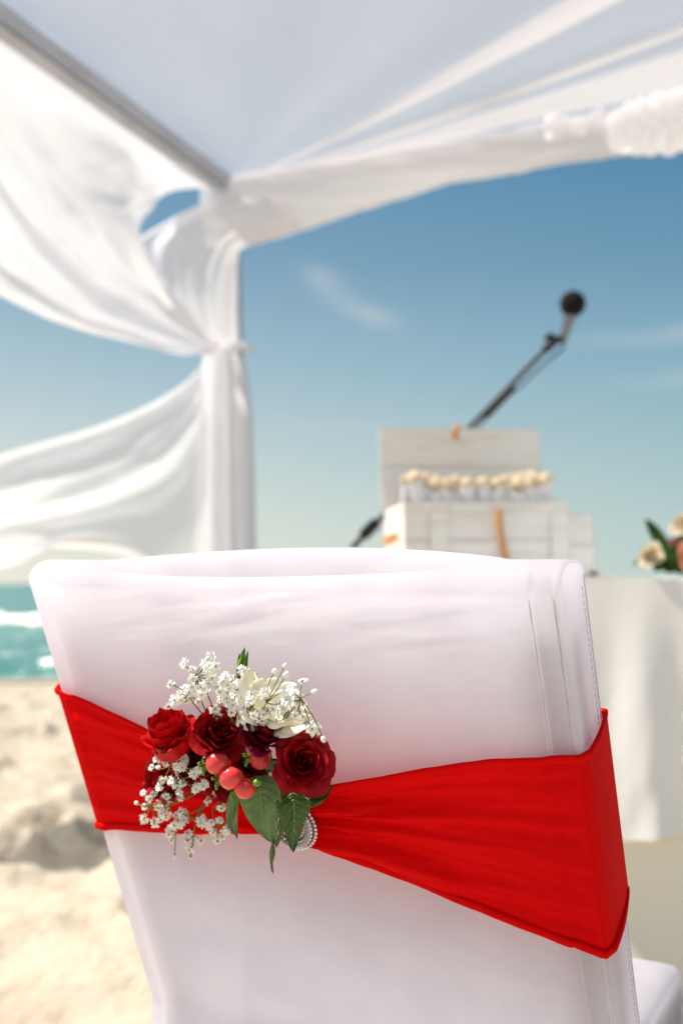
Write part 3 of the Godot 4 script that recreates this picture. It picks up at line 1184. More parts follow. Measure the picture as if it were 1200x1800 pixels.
func sash() -> void:
	var n := FastNoiseLite.new()
	n.seed = 6
	n.frequency = 1.0
	var mid := CB(0.23, 0.23, 0.004)
	var t := thing("red_sash", "red stretch satin band wrapped round the covered chair back, pinched at a buckle", "sash", mid)
	var nv := 60
	var es := []
	for k in 12:
		es.append(-1.0 + k / 12.0)
	for k in 130:
		es.append(k / 129.0)
	for k in range(1, 15):
		es.append(1.0 + k / 14.0)
	for k in range(1, 31):
		es.append(2.0 + k / 30.0)
	var pts := PackedVector3Array()
	for j in nv:
		for e in es:
			pts.append(sash_point(e, j / (nv - 1.0), 0.0, n))
	var g := Geo.new()
	g.grid(pts, es.size(), nv)
	put("band", g, M.red_sash, t)
	for v in [0.0, 1.0]:
		g = Geo.new()
		var path := PackedVector3Array()
		var rad := []
		for e in es:
			path.append(sash_point(e, v, 0.0012 * (1.0 - 0.9 * smooth(1.2, 2.0, e)), n))
			var pinch := exp(-pow((e - 0.46) / 0.2, 2.0)) if e > 0.0 and e < 1.0 else 0.0
			rad.append(lerpf(0.0034, 0.0020, pinch) * (0.5 if e < 0.0 else lerpf(1.0, 0.7, smooth(1.4, 2.1, e))))
		g.tube(path, rad, 10, 0.5, cup)
		put("hem", g, M.red_sash, t)
	# second stitched line of the folded hem
	# the rhinestone ring buckle
	var c := on_back(514, 1447, 0.010)
	var pr := (on_back(556, 1455, 0.010) - c)
	var rad_u := 0.0165
	var rad_v := 0.0165
	var ring_n := cnr
	var ax := (-crt)
	g = Geo.new()
	var path := PackedVector3Array()
	for k in 41:
		var a := TAU * k / 40.0
		path.append(c + ax * cos(a) * rad_u + cup * sin(a) * rad_v)
	g.tube(path, [0.0058], 10, 0.5, ring_n)
	var buckle := put("ring_buckle", g, M.silver_setting, t)
	g = Geo.new()
	for row in 4:
		var cnt := 22 + row * 6
		var rd := 0.0112 + row * 0.0033
		for k in cnt:
			var a := TAU * (k + 0.5 * (row % 2)) / cnt
			var h := 0.0022 + 0.0016 * (1.0 if row == 1 or row == 2 else 0.0)
			var q := c + ax * cos(a) * rd + cup * sin(a) * rd + ring_n * h
			var r := 0.00155
			var tip := q + ring_n * 0.0016
			var rim := []
			for m in 6:
				var b := TAU * m / 6.0 + a
				rim.append(q + (ax * cos(b) + cup * sin(b)) * r)
			for m in 6:
				g.tri(rim[m], rim[(m + 1) % 6], tip)
	var st := put("rhinestones", g, M.crystal, buckle)
	st.set_meta("kind", "stuff")


# ---------------------------------------------------------------- table
const T0 := Vector3(-0.10, 0.0, 2.47)
const TE := Vector3(0.9325, 0, -0.3612)
const TB := Vector3(0.3612, 0, 0.9325)
const T_TOP := 0.846


func table() -> void:
	var c := T0 + TE * 0.8 + TB * 0.32
	var t := thing("altar_table", "long ceremony table under white lace cloth and cream skirt", "table", Vector3(c.x, 0, c.z))
	var basis := Basis(TE, Vector3.UP, TB)
	var g := Geo.new()
	g.box(Vector3(c.x, T_TOP - 0.014, c.z), Vector3(1.6, 0.024, 0.62), basis, 0.004)
	put("tabletop", g, M.whitewashed_wood, t, true)
	# cream skirt to the sand
	var n := FastNoiseLite.new()
	n.seed = 31
	n.frequency = 1.0
	var per := []
	for k in 90:
		per.append([k / 90.0 * 1.62 - 0.01, -0.012])
	for k in 34:
		per.append([1.61, -0.012 + k / 34.0 * 0.644])
	for k in 90:
		per.append([1.61 - k / 90.0 * 1.62, 0.632])
	for k in 34:
		per.append([-0.01, 0.632 - k / 34.0 * 0.644])
	var pts := PackedVector3Array()
	for j in 12:
		var k := j / 11.0
		for i in per.size():
			var e: Array = per[i]
			var wob := (0.006 * sin(i * 0.55) + 0.006 * n.get_noise_1d(i * 0.3)) * k
			var out := Vector2(e[0] - 0.8, e[1] - 0.31).normalized()
			var q: Vector3 = T0 + TE * (e[0] + out.x * wob) + TB * (e[1] + out.y * wob)
			pts.append(Vector3(q.x, lerpf(T_TOP - 0.004, -0.12, k), q.z))
	g = Geo.new()
	g.grid(pts, per.size(), 12, true)
	put("skirt", g, M.table_skirt, t)
	# lace overlay: top and a drop with a scalloped hem
	var top := PackedVector3Array()
	var nu := 100
	var nv := 40
	for j in nv:
		for i in nu:
			var a := -0.018 + 1.636 * i / (nu - 1.0)
			var b := -0.02 + 0.66 * j / (nv - 1.0)
			var q := T0 + TE * a + TB * b
			top.append(Vector3(q.x, T_TOP + 0.004 + 0.005 * maxf(0.0, n.get_noise_2d(a * 4.0, b * 4.0)) + (0.006 * maxf(0.0, sin(a * 11.0)) if j == 0 else 0.0), q.z))
	g = Geo.new()
	g.grid(top, nu, nv)
	var drop := PackedVector3Array()
	var nd := 24
	for j in nd:
		var k := j / (nd - 1.0)
		for i in per.size() + 1:
			var e: Array = per[i % per.size()]
			var out := Vector2(e[0] - 0.8, (e[1] - 0.31) * 2.6).normalized()
			var wob := 0.012 + 0.026 * k + (0.016 * sin(i * 0.33 + 1.2 * n.get_noise_1d(i * 0.1)) + 0.012 * sin(i * 0.71) + 0.03 * n.get_noise_2d(i * 0.11, k * 0.5)) * k
			var q: Vector3 = T0 + TE * (e[0] + out.x * wob) + TB * (e[1] + out.y * wob)
			var hem: float = 0.55 - 0.02 * e[0] + 0.006 * absf(sin(i * 1.2)) + 0.012 * sin(i * 0.33)
			drop.append(Vector3(q.x, T_TOP + 0.004 - hem * pow(k, 0.9) + (0.006 * maxf(0.0, sin(e[0] * 11.0)) if j == 0 else 0.0), q.z))
	g.grid(drop, per.size() + 1, nd)
	var lc := put("lace_cloth", g, M.lace_cloth, t)
	# raised embroidered dots on the drop
	g = Geo.new()
	for k in 70:
		var a := rng.randf_range(0.3, 1.55)
		var q := T0 + TE * a - TB * 0.036
		q.y = T_TOP - rng.randf_range(0.26, 0.53)
		g.ball(q, Vector3(0.0045, 0.0045, 0.002), basis, 4, 8)
	var dots := put("embroidered_dots", g, M.lace_dot, lc)
	dots.set_meta("kind", "stuff")


# ---------------------------------------------------------------- crate with paper cones
const K0 := Vector3(0.152, 0.0, 2.40)
const KW := 0.41
const KD := 0.265
const KH := 0.185


func crate_at(a: float, h: float, d: float) -> Vector3:
	var e := Vector3(cos(deg_to_rad(8.0)), 0, sin(deg_to_rad(8.0)))
	var b := Vector3(-e.z, 0, e.x)
	var q := K0 + e * a + b * d
	return Vector3(q.x, T_TOP + 0.010 + h, q.z)


func plank(called: String, t: Node3D, a0: float, a1: float, h0: float, h1: float, d0: float, d1: float, tilt := 0.0) -> MeshInstance3D:
	var e := Vector3(cos(deg_to_rad(8.0)), 0, sin(deg_to_rad(8.0)))
	var b := Vector3(-e.z, 0, e.x)
	var g := Geo.new()
	var size := Vector3(a1 - a0, h1 - h0, d1 - d0)
	g.box(crate_at((a0 + a1) / 2.0, (h0 + h1) / 2.0, (d0 + d1) / 2.0), size, Basis(e, Vector3.UP, b), 0.0007)
	if tilt != 0.0:
		var hinge := crate_at(0, KH, KD)
		var rot := Basis(e, tilt)
		for k in g.v.size():
			g.v[k] = hinge + rot * (g.v[k] - hinge)
	return put(called, g, M.whitewashed_wood, t, true)


func rope_loop(called: String, t: Node3D, pts: Array, r := 0.006) -> void:
	var g := Geo.new()
	g.tube(curve(pts, 18), [r], 8)
	put(called, g, M.rope, t, true)


func crate() -> void:
	var t := thing("wooden_crate", "whitewashed wooden crate with its lid open, full of paper cones", "crate", crate_at(KW / 2, 0, KD / 2))
	var th := 0.012
	for r in [[0.0, 0.0925], [0.0931, KH]]:
		plank("front_board", t, 0.0, KW, r[0], r[1], 0.0, th)
		plank("rear_board", t, 0.0, KW, r[0], r[1], KD - th, KD)
		plank("side_board", t, 0.0, th, r[0], r[1], th + 0.001, KD - th - 0.001)
		plank("side_board", t, KW - th, KW, r[0], r[1], th + 0.001, KD - th - 0.001)
	plank("floor_board", t, th + 0.001, KW - th - 0.001, 0.0, 0.01, th + 0.001, KD - th - 0.001)
	plank("batten", t, 0.06, 0.106, 0.0, KH + 0.002, -0.009, -0.0005)
	plank("batten", t, 0.364, 0.410, 0.0, KH + 0.002, -0.009, -0.0005)
	# lid boards stand up from the rear edge, leaning back a little
	for r in [[0.0, 0.1115], [0.1121, 0.222]]:
		plank("lid_board", t, -0.008, KW + 0.03, KH + 0.004 + r[0], KH + 0.004 + r[1], KD - 0.011, KD, 0.12)
	var hx := KW * 0.47
	rope_loop("rope_handle", t, [crate_at(KW * 0.57, KH - 0.02, -0.006), crate_at(KW * 0.57 - 0.002, KH - 0.06, -0.016), crate_at(KW * 0.57 + 0.004, KH - 0.10, -0.018), crate_at(KW * 0.57 + 0.016, KH - 0.145, -0.006)], 0.0075)
	rope_loop("lid_loop", t, [crate_at(hx, KH + 0.224, KD - 0.045), crate_at(hx - 0.008, KH + 0.207, KD - 0.058), crate_at(hx - 0.014, KH + 0.198, KD - 0.058), crate_at(hx - 0.004, KH + 0.19, KD - 0.05)], 0.008)
	rope_loop("side_handle", t, [crate_at(-0.002, KH - 0.075, KD * 0.3), crate_at(-0.018, KH - 0.09, KD * 0.38), crate_at(-0.018, KH - 0.092, KD * 0.6), crate_at(-0.002, KH - 0.075, KD * 0.68)], 0.008)
	# a second, plain box stands behind it
	var bx := seen(1042, 903, 2.80)
	var b := thing("wooden_box", "lower whitewashed box standing behind the open crate's right end", "box", Vector3(bx.x - 0.15, T_TOP + 0.01, bx.z))
	for k in 2:
		var g := Geo.new()
		var h := (bx.y - T_TOP - 0.01) / 2.0
		g.box(Vector3(bx.x - 0.15, T_TOP + 0.010 + h * (k + 0.5), bx.z + 0.008), Vector3(0.30, h - 0.0006, 0.012), Basis(), 0.0007)
		put("front_board", g, M.whitewashed_wood, b, true)
	for e in [-0.294, -0.006]:
		var g := Geo.new()
		g.box(Vector3(bx.x + e, (bx.y + T_TOP + 0.01) / 2.0, bx.z + 0.066), Vector3(0.012, bx.y - T_TOP - 0.012, 0.10), Basis(), 0.002)
		put("side_board", g, M.whitewashed_wood, b, true)
	# paper cones
	var proto := thing("paper_cone", "", "paper cone", Vector3.ZERO)
	var g := Geo.new()
	var pts := PackedVector3Array()
	for j in 6:
		for i in 17:
			var a := TAU * i / 16.0
			var k := j / 5.0
			var r := 0.002 + 0.0165 * k
			pts.append(Vector3(cos(a) * r, -0.12 + 0.125 * k + (0.014 * cos(a) if j == 5 else 0.0), sin(a) * r))
	g.grid(pts, 17, 6)
	put("paper", g, M.cone_paper, proto)
	g = Geo.new()
	for k in 9:
		var a := TAU * k * 0.382
		var r := 0.011 * sqrt(k / 8.0) * 1.2
		var by := 0.019 - r * 0.5
		g.ball(Vector3(cos(a) * r, by, sin(a) * r), Vector3(0.0105, 0.0125, 0.0105), Basis(Vector3(cos(a), 0, sin(a)).cross(Vector3.UP).normalized() if k else Vector3.RIGHT, 0.5), 6, 8)
	put("petals", g, M.cream_petal, proto)
	var spots := []
	for r in 3:
		var cnt: int = [9, 8, 9][r]
		for k in cnt:
			spots.append([r, k, cnt])
	var nth := ["first", "second", "third", "fourth", "fifth", "sixth", "seventh", "eighth", "ninth"]
	var words := ["front", "middle", "back"]
	for i in spots.size():
		var r: int = spots[i][0]
		var x: float = (spots[i][1] + 0.5 + 0.18 * sin(i * 2.3)) / spots[i][2]
		var o: Node3D = proto if i == 0 else proto.duplicate()
		if i:
			o.name = numbered("paper_cone")
			add_child(o)
		var lift := 0.032 + 0.020 * pow(absf(x - 0.5) * 2.0, 1.5) + 0.006 * sin(i * 5.1) + 0.008 * r
		var q := crate_at(lerpf(0.02, KW - 0.012, x), KH + lift, 0.045 + r * 0.07)
		o.position = P(q)
		o.rotation = Vector3(0.10 * sin(i * 1.7), i * 1.3, -(x - 0.5) * 0.5 + 0.10 * sin(i * 3.3))
		tag(o, "white paper cone topped with cream petals, %s from the left in the crate's %s row" % [nth[spots[i][1]], words[r]], "paper cone", "paper cones in the wooden crate")
	for i in 1:
		var bolt := Geo.new()
		bolt.box(seen(1044, 1012, 2.79), Vector3(0.02, 0.022, 0.012), Basis(), 0.003)
		put("corner_bracket", bolt, M.brass_corner, b, true)


# ---------------------------------------------------------------- microphone on its stand
func microphone() -> void:
	var zb := 3.05
	var pivot := seen(742, 842, zb)
	var t := thing("microphone_stand", "black boom microphone stand rising behind the white crate", "microphone stand", Vector3(pivot.x, 0, pivot.z))
	var g := Geo.new()
	g.tube(PackedVector3Array([Vector3(pivot.x, 0.05, pivot.z + 0.02), Vector3(pivot.x, pivot.y, pivot.z + 0.02)]), [0.011], 12)
	put("pole", g, M.black_metal, t, true)
	for k in 3:
		g = Geo.new()
		var a := TAU * k / 3.0 + 0.4
		g.tube(PackedVector3Array([Vector3(pivot.x, 0.16, pivot.z + 0.02), Vector3(pivot.x + cos(a) * 0.28, -0.01, pivot.z + 0.02 + sin(a) * 0.28)]), [0.009], 8)
		put("leg", g, M.black_metal, t, true)
	g = Geo.new()
	g.tube(PackedVector3Array([pivot + Vector3(0, 0, -0.015), pivot + Vector3(0, 0, 0.045)]), [0.022], 12)
	put("pivot_clamp", g, M.black_metal, t, true)
	var tip := seen(968, 604, zb + 0.02)
	var tail := seen(618, 964, zb - 0.02)
	g = Geo.new()
	g.tube(PackedVector3Array([tail, tip]), [0.0088], 12)
	put("boom_arm", g, M.black_metal, t, true)
	g = Geo.new()
	var d := (tip - tail).normalized()
	var e0 := seen(648, 932, zb - 0.02)
	g.tube(PackedVector3Array([e0 - d * 0.03, e0 - d * 0.02, e0 + d * 0.03, e0 + d * 0.04]), [0.012, 0.018, 0.018, 0.011], 12)
	put("counterweight", g, M.black_metal, t, true)
	g = Geo.new()
	var e1 := seen(890, 693, zb + 0.01)
	g.tube(PackedVector3Array([e1 - d * 0.10, e1 - d * 0.09, e1 + d * 0.02, e1 + d * 0.03]), [0.009, 0.013, 0.012, 0.009], 12)
	put("boom_collar", g, M.black_metal, t, true)
	g = Geo.new()
	var cl := seen(975, 599, zb + 0.02)
	g.tube(PackedVector3Array([tip - d * 0.03, tip, cl, seen(990, 594, zb + 0.02)]), [0.013, 0.016, 0.013, 0.013], 12)
	g.box(seen(966, 594, zb + 0.02), Vector3(0.03, 0.026, 0.02), Basis(Vector3(0, 0, 1), 0.6), 0.004)
	put("clip", g, M.black_metal, t, true)
	var m0 := seen(989, 596, zb + 0.02)
	var m1 := seen(1001, 557, zb + 0.0)
	var ball := seen(1006, 534, zb - 0.01)
	var mi := thing("microphone", "handheld microphone with black foam windscreen clipped to the boom's tip", "microphone", m0)
	g = Geo.new()
	g.tube(curve([m0, m0.lerp(m1, 0.5), m1, ball], 8), [0.013, 0.0135, 0.014, 0.0155, 0.0175, 0.02, 0.02, 0.02], 14)
	put("body", g, M.grey_metal, mi, true)
	g = Geo.new()
	g.ball(ball, Vector3(0.040, 0.041, 0.040), Basis(), 14, 20)
	put("windscreen", g, M.black_foam, mi, true)
	var ca := thing("microphone_cable", "thin black cable looping from the microphone down the boom", "cable", e1)
	g = Geo.new()
	g.tube(curve([m0, seen(988, 612, zb + 0.03), seen(956, 640, zb + 0.03), seen(930, 664, zb + 0.03), seen(903, 688, zb + 0.03), seen(885, 702, zb + 0.02), seen(850, 740, zb + 0.015), seen(800, 792, zb + 0.015), seen(742, 850, zb + 0.015)], 50), [0.0038], 8)
	put("lead", g, M.cable, ca, true)


# ---------------------------------------------------------------- flowers
func petal_grid(i: int, n: int, c: Vector3, basis: Basis, R: float, open: float, ruffle: FastNoiseLite, tall: float) -> Geo:
	var f := i / (n - 1.0)
	var ang := i * 2.39996
	var rim := R * (0.08 + (0.62 + 0.28 * open) * pow(f, 0.80))
	var span := lerpf(2.1, 1.0, pow(f, 0.7))
	var top := R * (0.26 + 0.30 * sin(PI * pow(f, 0.75)) - (0.50 * open - 0.08) * pow(f, 2.2))
	var g := Geo.new()
	var pts := PackedVector3Array()
	var nt := 10
	var nq := 13
	var turn := (1.0 if ruffle.seed % 2 == 0 else -1.0)
	for j in nt:
		var t := j / (nt - 1.0)
		for k in nq:
			var q := (k / (nq - 1.0)) * 2.0 - 1.0
			var e := 1.0 - 0.30 * pow(absf(q), 3.0) + 0.06 * exp(-q * q * 22.0) * f
			var tt := t * e
			var r := lerpf(R * 0.04, rim, pow(tt, lerpf(0.35, 0.66, f)))
			var h := lerpf(-R * 0.62, top, tt)
			if tt > 0.62:
				var z := (tt - 0.62) / 0.38
				# the heart's petals close inwards, the outer ones roll back
				r += R * (0.30 * f * open - 0.06 * (1.0 - f)) * z * z
				h -= R * (0.24 * f * open) * z * z * z
			r *= 1.0 + 0.16 * q * turn * (1.0 - 0.4 * f)
			r += R * 0.17 * ruffle.get_noise_3d(i * 7.3, q * 1.7, tt * 1.7) * tt
			h += R * 0.16 * ruffle.get_noise_3d(i * 3.1 + 50.0, q * 2.4, tt) * tt
			var a := ang + q * span * (0.30 + 0.70 * sqrt(maxf(tt, 0.0)))
			pts.append(c + basis * Vector3(cos(a) * r, sin(a) * r, h * tall))
	g.grid(pts, nq, nt)
	return g


func facing(axis: Vector3, up := Vector3.UP) -> Basis:
	var z := axis.normalized()
	var x := up.cross(z).normalized()
	return Basis(x, z.cross(x), z)


func rose(parent: Node3D, called: String, c: Vector3, axis: Vector3, R: float, open: float, m: Material, n := 20, seed_ := 1, label := "", tall := 1.0) -> void:
	var ru := FastNoiseLite.new()
	ru.seed = seed_
	ru.frequency = 0.8
	var b := facing(axis) * Basis(Vector3(0, 0, 1), seed_ * 1.7)
	var body := Geo.new()
	body.ball(c - b.z * R * 0.50 * tall, Vector3(R * 0.26, R * 0.26, R * 0.22), b, 6, 10)
	body.ball(c - b.z * R * 0.05, Vector3(R * 0.05, R * 0.05, R * 0.42 * tall), b, 6, 8)
	var r := put(called, body, m, parent)
	if label:
		r.set_meta("label", label)
	for i in n:
		put("petal", petal_grid(i, n, c, b, R, open, ru, tall), m, r)


func leaf(called: String, parent: Node3D, spine: Array, width: float, face: Vector3, m: Material, shape := 0, fold := 0.25, vein := true) -> MeshInstance3D:
	var n := 26
	var w := 9
	var line := curve(spine, n)
	var pts := PackedVector3Array()
	for i in n:
		var t := i / (n - 1.0)
		var d := (line[mini(i + 1, n - 1)] - line[maxi(i - 1, 0)]).normalized()
		var side := d.cross(face).normalized()
		var nrm := side.cross(d)
		var ww := width * (pow(sin(PI * pow(t, 0.72)), 0.85) if shape == 0 else pow(sin(PI * pow(t, 0.62)), 0.9) if shape == 1 else pow(maxf(sin(PI * pow(t * 0.985 + 0.012, 1.35)), 0.0), 0.55))
		if shape == 1:
			ww *= 1.0 + 0.10 * (1.0 if i % 2 == 0 else -0.6)
		for k in w:
			var q := k / (w - 1.0) * 2.0 - 1.0
			pts.append(line[i] + side * (q * ww) + nrm * (absf(q) * ww * fold + 0.0012 * sin(q * 5.0 + t * 9.0)))
	var g := Geo.new()
	g.grid(pts, w, n)
	var o := put(called, g, m, parent)
	if vein:
		g = Geo.new()
		var rr := []
		for i in n:
			line[i] += face * 0.0004
			rr.append(0.0006 * (1.0 - 0.7 * i / n))
		g.tube(line, rr, 5)
		if width > 0.010:
			for k in range(3, 20, 3):
				for sg in [1, -1]:
					var vp := PackedVector3Array()
					for m2 in 5:
						var row := mini(k + m2, n - 1)
						var col := clampi(4 + sg * m2, 0, w - 1)
						vp.append(pts[row * w + col] + face * 0.0003)
					g.tube(vp, [0.0003, 0.00025, 0.0002], 4)
		put("midrib", g, M.leaf_vein, o)
	return o


func table_flowers() -> void:
	var z := 2.20
	var base := seen(1185, 1012, z)
	base.y = T_TOP + 0.008
	var t := thing("table_bouquet", "bouquet of cream and peach roses lying on the white table's edge", "bouquet", base)
	var to_eye := Vector3(0, 0.25, -1)
	rose(t, "cream_rose", seen(1144, 978, z - 0.05), to_eye + Vector3(-0.5, 0, 0), 0.030, 0.6, M.rose_cream, 12, 41)
	rose(t, "cream_rose", seen(1206, 925, z - 0.03), to_eye + Vector3(-0.2, 0.4, 0), 0.036, 0.6, M.rose_cream, 14, 42)
	rose(t, "peach_rose", seen(1214, 980, z - 0.06), to_eye, 0.035, 0.7, M.rose_peach, 14, 43)
	rose(t, "peach_rose", seen(1262, 945, z), to_eye + Vector3(0.3, 0, 0), 0.036, 0.7, M.rose_peach, 12, 44)
	rose(t, "cream_rose", seen(1150, 956, z + 0.03), to_eye + Vector3(-0.3, 0.5, 0), 0.014, 0.4, M.rose_cream, 9, 45)
	rose(t, "pink_bud", seen(1181, 953, z - 0.05), to_eye + Vector3(-0.3, 0.5, 0), 0.011, 0.3, M.bud_pink, 9, 46)
	var c := seen(1180, 985, z)
	for l in [[1133, 912, 0.017], [1112, 992, 0.014], [1150, 1004, 0.022], [1175, 1008, 0.026], [1205, 1010, 0.026], [1163, 960, 0.02], [1186, 968, 0.018], [1240, 905, 0.018], [1285, 980, 0.02], [1160, 990, 0.022], [1188, 994, 0.024]]:
		var tip := seen(l[0], l[1], z + 0.03)
		leaf("leaf", t, [c, c.lerp(tip, 0.5) + Vector3(0, 0.008, 0.01), tip], l[2], Vector3(0.1, 0.4, -1).normalized(), M.leaf_dark, 0, 0.2, false)


func corsage() -> void:
	var base := on_back(440, 1410, 0.012)
	var t := thing("chair_corsage", "corsage of red roses, white freesia, coral berries and baby's breath on the sash", "corsage", base)
	var eye := Vector3(0, EYE, 0)
	var to_eye := (eye - on_back(440, 1340, 0.03)).normalized()
	var right := Vector3(cos(0.25), 0, -sin(0.25))
	# roses: pixel, lift, radius, axis lean right / up, open, petals
	var roses := [
		[533, 1340, 0.042, 0.0208, 0.06, 0.14, 0.85, "crimson", 26, 4, "dark crimson rose fully open at the right", 1.0],
		[384, 1288, 0.043, 0.0212, 0.22, 0.62, 0.62, "crimson", 24, 7, "crimson rose half open in the middle of the row", 1.15],
		[303, 1300, 0.034, 0.0262, -0.62, 1.7, 0.34, "scarlet", 24, 12, "bright red rose seen from its side at the left", 1.5],
		[467, 1286, 0.039, 0.0195, 0.25, 1.1, 0.62, "wine", 20, 17, "wine-red rose behind the middle of the row", 1.1],
		[288, 1366, 0.030, 0.0225, -1.0, -0.2, 0.8, "crimson", 16, 23, "", 1.2],
		[394, 1368, 0.026, 0.0225, -0.1, -0.75, 0.7, "crimson", 18, 29, "", 1.0],
		[442, 1338, 0.026, 0.0190, 0.1, 0.5, 0.6, "crimson", 16, 37, "", 1.0],
		[345, 1345, 0.026, 0.0200, -0.3, -0.3, 0.8, "wine", 16, 31, "", 1.0],
	]
	for r in roses:
		var ax: Vector3 = to_eye + right * r[4] + Vector3.UP * r[5]
		rose(t, "red_rose", on_back(r[0], r[1], r[2]), ax, r[3], r[6], M["petal_" + r[7]], r[8], r[9], r[10], r[11])
	# white freesia above the roses
	var fb := on_back(478, 1262, 0.024)
	var fre := Geo.new()
	fre.ball(fb, Vector3(0.008, 0.008, 0.008))
	var fr := put("white_freesia", fre, M.bud_green, t)
	for q in [[439, 1178, 0.034, 0.0085], [418, 1196, 0.028, 0.007], [462, 1196, 0.036, 0.0105], [492, 1196, 0.030, 0.0125], [516, 1204, 0.036, 0.0105], [534, 1226, 0.030, 0.012], [546, 1256, 0.022, 0.0115], [482, 1222, 0.042, 0.011], [448, 1228, 0.038, 0.010], [515, 1240, 0.038, 0.010], [436, 1250, 0.034, 0.010], [531, 1270, 0.028, 0.010]]:
		var tip := on_back(q[0], q[1], q[2])
		var mid := fb.lerp(tip, 0.55) + cnr * 0.010
		var end := tip + (tip - fb).normalized() * 0.002
		var o := leaf("petal", fr, [fb, mid, end], q[3] * 0.84, (to_eye + Vector3(-0.1, 0.2, 0)).normalized(), M.petal_white, 2, 0.32, false)
	# the green shoots behind
	for q in [[425, 1190, 430, 1138, 0.0032], [428, 1192, 421, 1148, 0.0022], [424, 1205, 411, 1186, 0.003], [455, 1200, 450, 1182, 0.0025], [432, 1195, 436, 1144, 0.0022]]:
		var a := on_back(q[0], q[1] + 12, 0.020)
		var b := on_back(q[2], q[3], 0.022)
		leaf("shoot", t, [a, a.lerp(b, 0.5) + cnr * 0.003, b], q[4], to_eye, M.bud_green, 0, 0.5, false)
	# leaves
	var E: Material = M.leaf_eucalyptus
	leaf("leaf", t, [on_back(452, 1364, 0.040), on_back(458, 1395, 0.046), on_back(463, 1430, 0.045), on_back(480, 1484, 0.034)], 0.0155, (to_eye + right * -0.25 + Vector3.UP * 0.25).normalized(), E, 0, 0.22)
	leaf("leaf", t, [on_back(496, 1425, 0.034), on_back(497, 1440, 0.034), on_back(494, 1460, 0.032), on_back(484, 1488, 0.030)], 0.0048, (to_eye + right * 0.8).normalized(), E, 0, 0.4)
	leaf("leaf", t, [on_back(479, 1482, 0.032), on_back(478, 1498, 0.031), on_back(477, 1515, 0.030), on_back(479, 1535, 0.028)], 0.0020, (to_eye + right * 0.3).normalized(), E, 0, 0.5)
	leaf("leaf", t, [on_back(415, 1390, 0.036), on_back(411, 1415, 0.038), on_back(409, 1445, 0.036), on_back(417, 1473, 0.030)], 0.0055, (to_eye + right * -0.4).normalized(), E, 0, 0.3)
	leaf("leaf", t, [on_back(355, 1356, 0.022), on_back(360, 1372, 0.024), on_back(364, 1385, 0.024), on_back(366, 1394, 0.022)], 0.006, to_eye, E, 0, 0.2)
	var L: Material = M.leaf_rose
	leaf("leaf", t, [on_back(512, 1388, 0.034), on_back(516, 1415, 0.040), on_back(517, 1450, 0.038), on_back(514, 1497, 0.026)], 0.0120, (to_eye + right * 0.15 + Vector3.UP * 0.1).normalized(), L, 1, 0.12)
	leaf("leaf", t, [on_back(520, 1392, 0.022), on_back(545, 1402, 0.022), on_back(566, 1396, 0.020), on_back(584, 1380, 0.016)], 0.0065, to_eye, L, 1, 0.2)
	leaf("leaf", t, [on_back(496, 1292, 0.026), on_back(508, 1284, 0.027), on_back(516, 1279, 0.027), on_back(524, 1278, 0.025)], 0.006, to_eye, L, 1, 0.2)
	leaf("leaf", t, [on_back(420, 1316, 0.034), on_back(432, 1320, 0.036), on_back(446, 1318, 0.036), on_back(458, 1312, 0.032)], 0.006, to_eye, L, 1, 0.2)
	leaf("leaf", t, [on_back(468, 1352, 0.036), on_back(476, 1345, 0.038), on_back(482, 1340, 0.038), on_back(486, 1334, 0.036)], 0.005, to_eye, E, 0, 0.2)
	leaf("leaf", t, [on_back(480, 1370, 0.028), on_back(488, 1384, 0.030), on_back(494, 1398, 0.030), on_back(500, 1412, 0.028)], 0.006, to_eye, L, 1, 0.2)
	# berries
	for b in [[382, 1341, 0.058, 0.0088, 0.0081, "berry_coral", -0.6], [406, 1367, 0.060, 0.0090, 0.0082, "berry_coral", -0.5], [431, 1386, 0.058, 0.0078, 0.0073, "berry_coral", -0.4], [458, 1333, 0.046, 0.0075, 0.0080, "berry_red", 0.3]]:
		var c := on_back(b[0], b[1], b[2])
		var bx := facing(to_eye, Vector3.UP)
		var ax: Vector3 = (-bx.x * -1.0 * 0.85 + Vector3.UP * 0.3 * b[6] + to_eye * -0.45).normalized()     # towards its stalk
		var g := Geo.new()
		var lon := 20
		var lat := 16
		var x := ax.cross(Vector3.UP).normalized()
		var y := x.cross(ax)
		var pts := PackedVector3Array()
		for j in lat + 1:
			var th := PI * j / lat
			for i in lon:
				var a := TAU * i / lon
				var rad: float = sin(th) * b[4] * (1.0 + 0.05 * cos(th))
				var al: float = cos(th) * b[3] + (b[3] * 0.10 * exp(-pow((PI - th) / 0.22, 2.0)))
				pts.append(c + ax * al + (x * cos(a) + y * sin(a)) * rad)
		g.grid(pts, lon, lat + 1, true)
		var o := put("berry", g, M[b[5]], t, true)
		var dot := Geo.new()
		dot.ball(c - ax * b[3] * 1.06, Vector3(0.0007, 0.0007, 0.0007), Basis(), 5, 6)
		put("tip", dot, M.brass_corner, o)
		for k in 4:
			var a := TAU * k / 4.0 + 0.5
			var s0: Vector3 = c + ax * b[3] * 0.96
			var s1: Vector3 = s0 + (x * cos(a) + y * sin(a)) * 0.007 + ax * 0.003
			leaf("sepal", o, [s0, s0.lerp(s1, 0.5) + ax * 0.001, s1], 0.0022, ax, M.bud_green, 0, 0.2, false)
	var gg := Geo.new()
	gg.ball(on_back(452, 1376, 0.058), Vector3(0.0032, 0.0028, 0.0028))
	put("green_bud", gg, M.bud_green, t)
	breath(t, to_eye)


